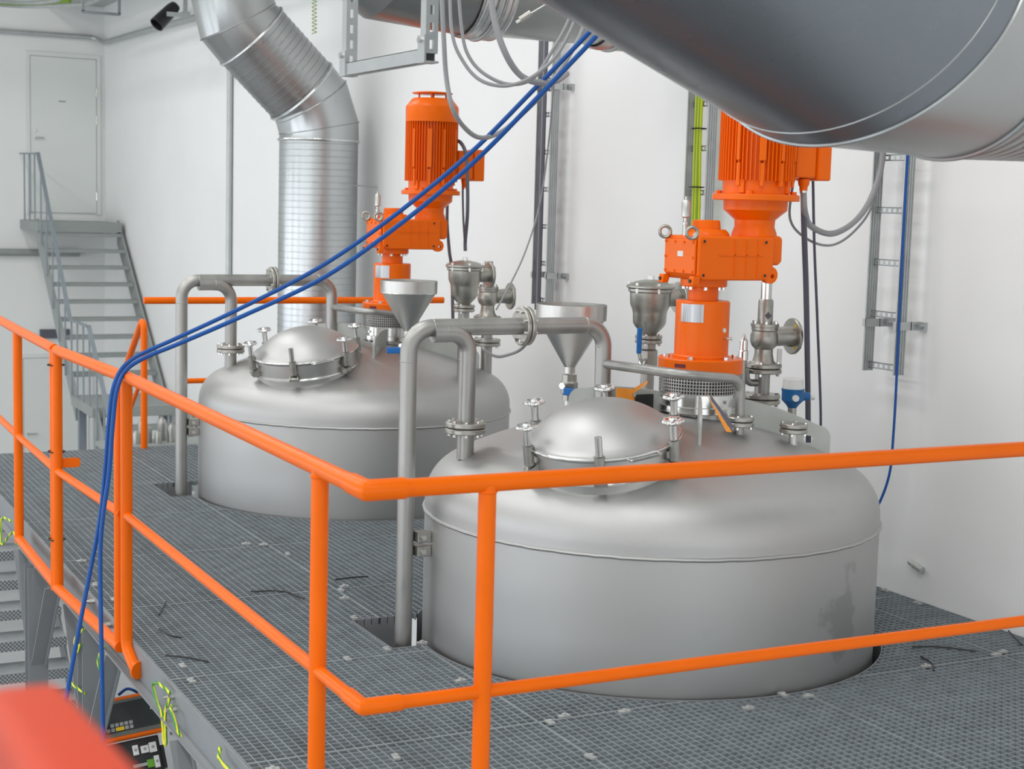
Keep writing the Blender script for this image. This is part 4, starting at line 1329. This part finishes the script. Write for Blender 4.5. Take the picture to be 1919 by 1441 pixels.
# motor leads
pcable('motor_lead', [(867, 330, 10.0), (867, 345, 10.0), (868, 400, 10.0), (870, 440, 10.0), (872, 465, 10.0)], 0.007, 'cabled', 'thin loose lead hanging from the farther motor')
pcable('motor_lead', [(852, 262, 10.0), (864, 268, 9.9), (873, 290, 9.85), (876, 340, 9.85), (876, 400, 9.9), (872, 450, 10.0), (872, 470, 10.0)], 0.012, 'cabled', 'thick dark lead with taped end hanging beside the farther motor')
pcable('motor_lead', [(837, 320, 10.25), (838, 385, 10.25), (838, 420, 10.2), (842, 470, 10.1), (846, 500, 10.1), (848, 560, 10.1), (850, 680, 10.1)], 0.011, 'cabled', 'dark cable hanging behind the farther gearbox')
nj = TN + AG + Vector((0.475, -0.05, 1.925))
cable('motor_lead', [nj, (2.905, 2.03, 1.75), (3.03, 2.15, 1.42), (3.19, 2.30, 0.862), (3.24, 2.35, 0.6), (3.27, 2.4, -0.3)], 0.0135, 'cabled', 'thick dark cable dropping from the nearer motor box past the blue sensor')
cable('motor_lead', [(2.952, 2.045, 1.978), (3.06, 2.15, 1.68), (3.21, 2.285, 1.28), (3.388, 2.45, 0.794), (3.42, 2.5, 0.5), (3.43, 2.5, -0.3)], 0.0065, 'cabled', 'thin dark cable dropping from the nearer motor box by the wall')
cable('motor_lead', [nj, nj + Vector((0.03, 0.02, -0.09)), (3.0, 2.10, 1.77), (3.18, 2.17, 1.74), (3.36, 2.22, 1.81), (3.48, 2.25, 1.95), (3.53, 2.26, 2.15), (3.535, 2.26, 2.6)], 0.0145, 'cableg', 'thick grey cable looping from the nearer motor to the right ladder')
cable('motor_lead', [nj + Vector((-0.02, 0.05, 0.05)), (2.90, 2.13, 1.80), (3.03, 2.16, 1.71), (3.2, 2.2, 1.685), (3.36, 2.24, 1.75), (3.48, 2.26, 1.88), (3.535, 2.28, 2.1), (3.537, 2.28, 2.6)], 0.006, 'cableg', 'thin grey cable looping from the nearer motor to the right ladder')
pcable('signal_cable', [(1040, 130, 8.2), (1030, 250, 8.6), (1012, 380, 8.9), (985, 470, 8.9), (955, 535, 8.8), (930, 580, 8.7)], 0.005, 'cableg', 'thin cable sagging from the middle ladder to the farther safety valve')
pcable('signal_cable', [(905, 655, 9.7), (930, 668, 9.3), (955, 664, 8.8), (975, 655, 8.3), (992, 636, 7.9), (1015, 604, 7.4)], 0.009, 'cableg', 'grey cable sagging behind the nearer pipe flange')

# ================================================================== far stairs
St = thing('far_stairs', 'grey steel stairs climbing to the white door at the far end', 'stairs', (0, 0, 0))
X0, X1 = 2.50, 3.60
for i in range(9):
    z, y = 1.27 - 0.215 * i, 18.30 - 0.25 * i
    MB().bb(X0 + 0.02, X1 - 0.02, y - 0.01, y + 0.24, z - 0.045, z).build('tread', 'gpaint2', St, smooth=0)
B(X0 - 0.05, X1, 18.32, WY, 1.29, 1.42).build('top_landing', 'gpaint2', St, smooth=0)
def stringer(x, ya, za, yb, zb_, h=0.34, t=0.03):
    return MB().prism([(ya, za + 0.09), (yb, zb_ + 0.09), (yb, zb_ + 0.09 - h), (ya, za + 0.09 - h)], (x, 0, 0), (0, 1, 0), (0, 0, 1), t)
for x in (X0, X1):
    stringer(x, 18.55, 1.37, 16.0, -0.76).build('stringer', 'gpaint2', St, smooth=0)
B(X0 - 0.05, X1, 14.85, 16.1, -0.82, -0.70).build('middle_landing', 'gpaint2', St, smooth=0)
for i in range(9):
    z, y = -0.915 - 0.205 * i, 14.85 - 0.25 * (i + 1)
    MB().bb(X0 + 0.02, X1 - 0.02, y, y + 0.25, z - 0.045, z).build('tread', 'gpaint2', St, smooth=0)
for x in (X0, X1):
    stringer(x, 14.9, -0.76, 12.5, -2.7).build('stringer', 'gpaint2', St, smooth=0)
for (x, y, z) in ((X0, 15.9, -0.8), (X1 - 0.08, 15.9, -0.8), (X0, 14.95, -0.8)):
    B(x, x + 0.09, y - 0.045, y + 0.045, LF, z).build('support_post', 'gpaint3', St, smooth=0)
# handrail
hx = X0 - 0.04
hp = [(hx, 19.6, 2.36), (hx, 18.28, 2.34), (hx, 16.18, 0.245), (hx, 15.08, 0.245), (hx, 13.0, -1.55)]
for a, b_ in zip(hp, hp[1:]):
    a, b_ = Vector(a), Vector(b_)
    u = (b_ - a).normalized()
    R = Matrix((Vector((1, 0, 0)), u, Vector((1, 0, 0)).cross(u))).transposed()
    MB().box((a + b_) / 2, (0.05, (b_ - a).length + 0.03, 0.022), R).build('handrail', 'gpaint3', St, smooth=0)
def rail_z(y):
    for a, b_ in zip(hp, hp[1:]):
        if b_[1] <= y <= a[1]:
            f = (a[1] - y) / (a[1] - b_[1])
            return a[2] + (b_[2] - a[2]) * f
for y in (19.35, 18.95, 18.55, 18.1, 17.7, 17.3, 16.9, 16.5, 16.1, 15.75, 15.4, 15.05, 14.65, 14.25, 13.85, 13.45):
    zt = rail_z(y)
    zb_ = zt - (1.0 if (y > 18.28 or 15.08 < y < 16.2) else 1.06)
    MB().cyl((hx, y, zb_), (hx, y, zt), 0.011, n=8).build('baluster', 'gpaint3', St)
o = MB().tube([(-3.0, WY - 0.06, 0.96), (3.28, WY - 0.06, 0.945)], 0.05, 12).build('wall_pipe', 'gpaint2')
tag(o, 'grey pipe along the far wall below the door landing', 'pipe')

# lower stair under the platform edge
S2 = thing('lower_stairs', 'grey steel stairs with serrated treads below the left railing', 'stairs', (0, 0, 0))
for i in range(9):
    z, y = -0.62 - 0.17 * i, 8.15 - 0.2 * i
    tr = MB().bb(-0.95, 0.68, y, y + 0.27, z - 0.01, z).build('tread', 'tread', S2, smooth=0)
    MB().bb(-0.95, 0.68, y - 0.005, y, z - 0.07, z).build('tread_front', 'treadf', tr, smooth=0)
for x in (0.685, -0.955):
    MB().prism([(8.55, -0.45), (6.1, -2.53), (6.1, -2.74), (8.55, -0.68)], (x, 0, 0), (0, 1, 0), (0, 0, 1), 0.012).build('stringer', 'gpaint', S2, smooth=0)

# small steel bottles on a rack beyond the platform end
rk = thing('bottle_rack', 'low pale rack shelf beyond the far platform edge', 'rack', (0, 0, 0))
B(1.95, 3.0, 11.9, 12.35, -0.74, -0.70).build('shelf', 'gpaint2', rk, smooth=0)
for x in (2.0, 2.95):
    B(x - 0.02, x + 0.02, 12.1, 12.14, LF, -0.74).build('leg', 'gpaint2', rk, smooth=0)
for i, (x, y, r_, h, lab) in enumerate(((2.30, 12.05, 0.042, 0.14, 'pale short steel bottle left of the orange handrail post, on the low rack'), (2.425, 12.1, 0.046, 0.19, 'dark steel bottle just right of the orange handrail post, on the low rack'),
        (2.40, 12.25, 0.035, 0.23, 'dark steel bottle standing behind others by the orange handrail post'), (2.515, 12.02, 0.036, 0.13, 'smallest pale steel bottle, middle of the low rack'),
        (2.60, 12.2, 0.05, 0.25, 'tallest dark steel bottle on the low rack'), (2.66, 12.05, 0.042, 0.20, 'rightmost steel bottle on the low rack, beside the grey pipe'))):
    bt = MB().lathe([(0, -0.70), (r_, -0.70), (r_, -0.70 + h * 0.7), (r_ * 0.9, -0.70 + h * 0.82), (r_ * 0.45, -0.70 + h * 0.92), (r_ * 0.3, -0.70 + h * 0.95), (r_ * 0.3, -0.70 + h), (0, -0.70 + h)], 20, (x, y, 0)).build('steel_bottle', 'cast' if i in (0, 3) else 'pipe')
    tag(bt, lab, 'bottle', 'steel bottles on the low rack')

# ================================================================== under-ceiling fittings far left
Tr = thing('cable_tray', 'pale wire cable tray under the ceiling in the upper left corner', 'cable tray', (0, 0, 0))
pL = [(-2.5, 18.3, 4.28), (2.3, 18.3, 4.28), (2.95, 17.4, 4.28), (2.95, 9.5, 4.28)]
for off in (0, 0.42):
    pts = fillet([(p[0] - (off if i > 1 else 0), p[1] - (off if i < 2 else off * 0.3), p[2]) for i, p in enumerate(pL)], 0.5)
    MB().tube(pts, 0.03, 6).build('side_rail', 'strut', Tr)
for i in range(22):
    y = 16.9 - i * 0.32
    B(2.53, 2.95, y - 0.02, y + 0.02, 4.26, 4.285).build('rung', 'strut', Tr, smooth=0)
for i in range(12):
    x = 1.9 - i * 0.35
    B(x - 0.02, x + 0.02, 17.9, 18.3, 4.26, 4.285).build('rung', 'strut', Tr, smooth=0)
for y in (15.6, 12.4):
    MB().bb(2.5, 2.53, y - .02, y + .02, 3.98, 4.3).bb(2.93, 2.96, y - .02, y + .02, 3.98, 4.3).bb(2.5, 2.96, y - .02, y + .02, 3.96, 3.99).build('hanger', 'gpaint', Tr, smooth=0)
MB().tube(fillet([(-2.5, 18.1, 4.29), (2.2, 18.1, 4.29), (2.7, 17.3, 4.29)], 0.4), 0.03, 8).build('cable_run', 'yg2', Tr)
Sp = thing('spotlight', 'black cylindrical spotlight on a bracket below the ceiling tray', 'spotlight', (3.10, 14.0, 3.83))
ax = Vector((-0.62, -0.2, -0.62)).normalized()
MB().lathe([(0, -0.17), (0.06, -0.17), (0.075, -0.10), (0.085, 0.17), (0.078, 0.17), (0.07, 0.10), (0, 0.10)], 28, (0, 0, 0), ax).build('housing', 'black', Sp)
MB().bb(-0.02, 0.22, -0.11, -0.10, -0.02, 0.03).bb(0.18, 0.25, -0.1, 0.1, 0.0, 0.05).bb(0.2, 0.24, -0.02, 0.02, 0.05, 0.6).build('yoke', 'strut', Sp, smooth=0)
pcable('spring_cable', [(589 + 4.5 * math.cos(i * 1.1), -40 + i * 1.25, 10.0 + 0.012 * math.sin(i * 1.1)) for i in range(84)], 0.0026, 'yg2', 'coiled green cord hanging right of the bent duct', k=3)
o = MB().tube([(3.625, 13.28, 4.0), (3.625, 13.28, -2.7)], 0.033, 12).build('wall_conduit', 'strut')
tag(o, 'slim grey vertical conduit on the white wall left of the bent duct', 'conduit')
Bm = B(2.75, WX, 8.6, WY - 0.02, 4.52, 4.75).build('ceiling_tray', 'strut', smooth=0)  # unseen tray, widened to cast the shade band high on the wall
tag(Bm, 'long grey covered tray along the white wall under the ceiling', 'cable tray')
Pr = thing('gas_probe', 'slim steel probe on a rod hanging near the round duct', 'probe', (0, 0, 0))
a, b_ = at(975, 38, 4.9), at(995, 25, 4.9)
MB().cyl(a, b_, 0.011, n=14).build('barrel', 'cast', Pr)
MB().cyl(b_, at(1050, -8, 4.9), 0.0028, n=8).cyl(a, a + (a - b_).normalized() * 0.014, 0.006, n=10).build('rod', 'bright', Pr)

# ================================================================== weighing terminal under the platform
W0 = thing('weighing_terminal', 'orange framed weighing terminal with dark keypad under the platform edge', 'terminal', (0, 0, 0))
tc_ = at(243, 1341, 7.15)
nx_ = (CAM - tc_).normalized()
nx_ = (nx_ + Vector((0.12, 0, 0.25))).normalized()
ux = Vector((0, 0, 1)).cross(nx_).normalized()
ux = (ux + Vector((0, 0, 0.16))).normalized()
uy = nx_.cross(ux).normalized()
W0.matrix_world = Matrix((ux, uy, nx_)).transposed().to_4x4()
W0.location = tc_
MB().bb(-0.160, 0.160, -0.098, 0.098, -0.06, 0).build('case', 'orange', W0, smooth=0, bevel=0.012)
MB().bb(-0.149, 0.149, -0.085, 0.080, 0, 0.006).build('front_panel', 'panel', W0, smooth=0, bevel=0.004)
MB().bb(-0.132, 0.128, -0.066, 0.066, 0.006, 0.0075).build('keypad_foil', 'screen', W0, smooth=0)
for i, (x, y) in enumerate([(-0.085, -0.032), (-0.064, -0.032), (-0.043, -0.032), (-0.022, -0.032), (-0.001, -0.032), (-0.106, -0.052), (-0.085, -0.052), (-0.022, -0.052), (-0.001, -0.052)]):
    MB().bb(x - 0.008, x + 0.008, y - 0.008, y + 0.008, 0.0075, 0.010).build('button', 'btn', W0, smooth=0)
MB().bb(-0.072, -0.034, -0.060, -0.044, 0.0075, 0.010).build('button', 'yellow', W0, smooth=0)
for y in (0.012, 0.025, 0.038):
    MB().bb(0.095, 0.102, y - 0.0035, y + 0.0035, 0.0075, 0.009).build('indicator', 'white', W0, smooth=0)
MB().torus((-0.112, 0.0, 0.0078), (0, 0, 1), 0.010, 0.0015, 20, 6).build('emblem', 'btn', W0)
Cb = thing('connector_box', 'black connector box with plugs hanging below the weighing terminal', 'connector box', (0, 0, 0))
Cb.matrix_world = W0.matrix_world.copy()
Cb.location = at(256, 1424, 7.12)
MB().bb(-0.13, 0.115, -0.12, 0.095, -0.08, 0).build('case', 'black', Cb, smooth=0, bevel=0.006)
for (x0, x1, y0, y1, m_) in ((-0.01, 0.016, 0.02, 0.066, 'white'), (0.026, 0.062, 0.022, 0.056, 'white'), (0.064, 0.098, 0.018, 0.064, 'white'), (0.076, 0.1, -0.055, 0.0, 'white')):
    pl = MB().bb(x0, x1, y0, y1, 0, 0.012).build('plug', m_, Cb, smooth=0, bevel=0.002)
    MB().cyl(((x0 + x1) / 2, (y0 + y1) / 2, 0.012), ((x0 + x1) / 2, (y0 + y1) / 2, 0.014), 0.007, n=10).build('plug_core', 'btn', pl)
MB().bb(0.044, 0.074, -0.048, -0.012, 0, 0.012).build('terminal_strip', 'lime', Cb, smooth=0)
MB().bb(-0.02, 0.044, -0.036, -0.022, 0, 0.010).build('terminal_strip', 'btn', Cb, smooth=0)
MB().bb(0.115, 0.132, -0.06, 0.045, -0.05, -0.01).build('side_lug', 'black', Cb, smooth=0)
o = MB().tube(spline([at(222, 1302, 7.3), at(238, 1291, 7.3), at(255, 1296, 7.3), at(275, 1310, 7.35)], 6), 0.007, 8).build('air_hose', 'blue')
tag(o, 'short blue hose loop above the weighing terminal', 'hose')

# earth bonding wires on the edge channel
def earth(pts, label):
    o = MB().tube(spline(pts, 8), 0.0062, 8).build('earth_wire', 'earth')
    tag(o, label, 'wire', 'green-yellow earth wires along the platform edge')
    return o
EX = 0.0
earth([(EX, 1.93, -0.01), (EX - 0.02, 2.03, 0.0), (EX - 0.02, 2.10, -0.03), (EX - 0.02, 2.04, -0.08), (EX - 0.015, 1.99, -0.11), (EX - 0.015, 1.96, -0.2), (EX - 0.015, 1.93, -0.2), (EX - 0.015, 1.94, -0.09), (EX, 1.93, -0.03)], 'green-yellow earth wire looped at the bolt right of the weighing terminal')
earth([(EX, 1.90, -0.05), (EX - 0.015, 1.86, -0.05), (EX - 0.02, 1.80, -0.06), (EX - 0.015, 1.76, -0.10), (EX, 1.74, -0.13)], 'short green-yellow earth wire arching right beside the looped one')
earth([(-0.035, 3.30, -0.12), (-0.05, 3.42, -0.20), (-0.05, 3.36, -0.24), (-0.05, 3.30, -0.19), (-0.05, 3.40, -0.25), (-0.055, 3.50, -0.38), (-0.055, 3.48, -0.42), (-0.03, 3.30, -0.42)], 'green-yellow earth wire looping down to the middle column')
earth([(EX, 1.28, -0.005), (EX - 0.015, 1.24, -0.025), (EX - 0.015, 1.18, -0.03), (EX - 0.01, 1.12, -0.03), (EX, 1.10, -0.05)], 'green-yellow earth wire at the picture bottom left of centre')
earth([(-0.02, 5.3, -0.02), (-0.05, 5.45, -0.03), (-0.06, 5.42, -0.14), (-0.06, 5.36, -0.16), (-0.03, 5.2, -0.06), (-0.02, 5.12, -0.12)], 'green-yellow earth wire at the left picture edge')
earth([(-0.02, 2.95, -0.1), (-0.045, 2.95, -0.16), (-0.045, 2.92, -0.2)], 'short green-yellow wire end below the bottom rail by the hoses')
for i, (y, z) in enumerate(((1.945, -0.01), (1.90, -0.045), (1.12, -0.03), (3.32, 0.02), (2.98, 0.0), (2.9, -0.01), (1.85, -0.12))):
    o = MB().cyl((0.018, y, z - 0.02), (-0.008, y, z - 0.02), 0.013, n=6).cyl((-0.008, y, z - 0.02), (-0.022, y, z - 0.02), 0.007, n=10).build('earth_bolt', 'bright')
    tag(o, ('upper bright bolt where the looped earth wire ends on the edge channel', 'bright bolt just below and right of the looped earth wire end', 'bright bolt on the edge channel at the picture bottom', 'bright bolt behind the bottom rail by the middle column', 'left one of the two bright bolts beside the blue hoses', 'right one of the two bright bolts beside the blue hoses', 'bright bolt under the arching earth wire on the edge channel')[i], 'bolt', 'bolts on the edge channel')

# loose black tie ends lying on the grating
for i, (pts, lab) in enumerate((([(298, 1152), (305, 1140), (311, 1128)], 'short black strip on the grating right of the hose post'),
        ([(298, 1178), (318, 1190), (340, 1195)], 'black strip bent on the grating, second from the left railing'), ([(310, 1228), (350, 1232), (390, 1240)], 'long black strip on the grating near the platform edge'),
        ([(470, 1108), (530, 1108), (570, 1122)], 'thin black strip on the grating left of the orange corner post'), ([(628, 1086), (660, 1082), (690, 1080)], 'thin black strip on the grating between the corner post and the pipe'),
        ([(1710, 1212), (1760, 1212), (1830, 1220)], 'long black strip on the grating right of the nearer tank'), ([(1725, 1230), (1745, 1242), (1750, 1256)], 'short curled black strip on the grating right of the nearer tank'),
        ([(1890, 1182), (1905, 1198), (1915, 1208)], 'black strip on the grating by the wall at the right edge'))):
    P_ = []
    for px, py in pts:
        d_ = at(px, py, 1) - CAM
        q_ = CAM + d_ * ((0.006 - CAM.z) / d_.z)
        P_.append(q_)
    o = MB().tube(spline(P_, 6), 0.0035, 6).build('cable_tie_end', 'black')
    tag(o, lab, 'cable tie', 'loose tie ends on the grating')

# ================================================================== red bar close to the lens
Rb = thing('red_guard_bar', 'blurred red painted bar close by at the lower left corner', 'bar', (0, 0, 0))
a, b_ = at(48, 1372, 1.0), at(250, 1690, 0.60)
u = (b_ - a).normalized()
s_ = u.cross(Vector((0, 0, 1))).normalized()
t_ = s_.cross(u).normalized()
MB().prism([(-0.026, -0.035), (0.026, -0.035), (0.026, 0.022), (0.018, 0.030), (-0.018, 0.030), (-0.026, 0.022)], (a + b_) / 2, s_, t_, (b_ - a).length).build('bar', 'redp', Rb, smooth=0, bevel=0.006)
MB().prism([(-0.02, -0.25), (0.02, -0.25), (0.02, 0.0), (-0.02, 0.0)], a + u * 0.04 - t_ * 0.03, s_, Vector((0, 0, 1)), 0.05).build('post', 'redp', Rb, smooth=0, bevel=0.004)
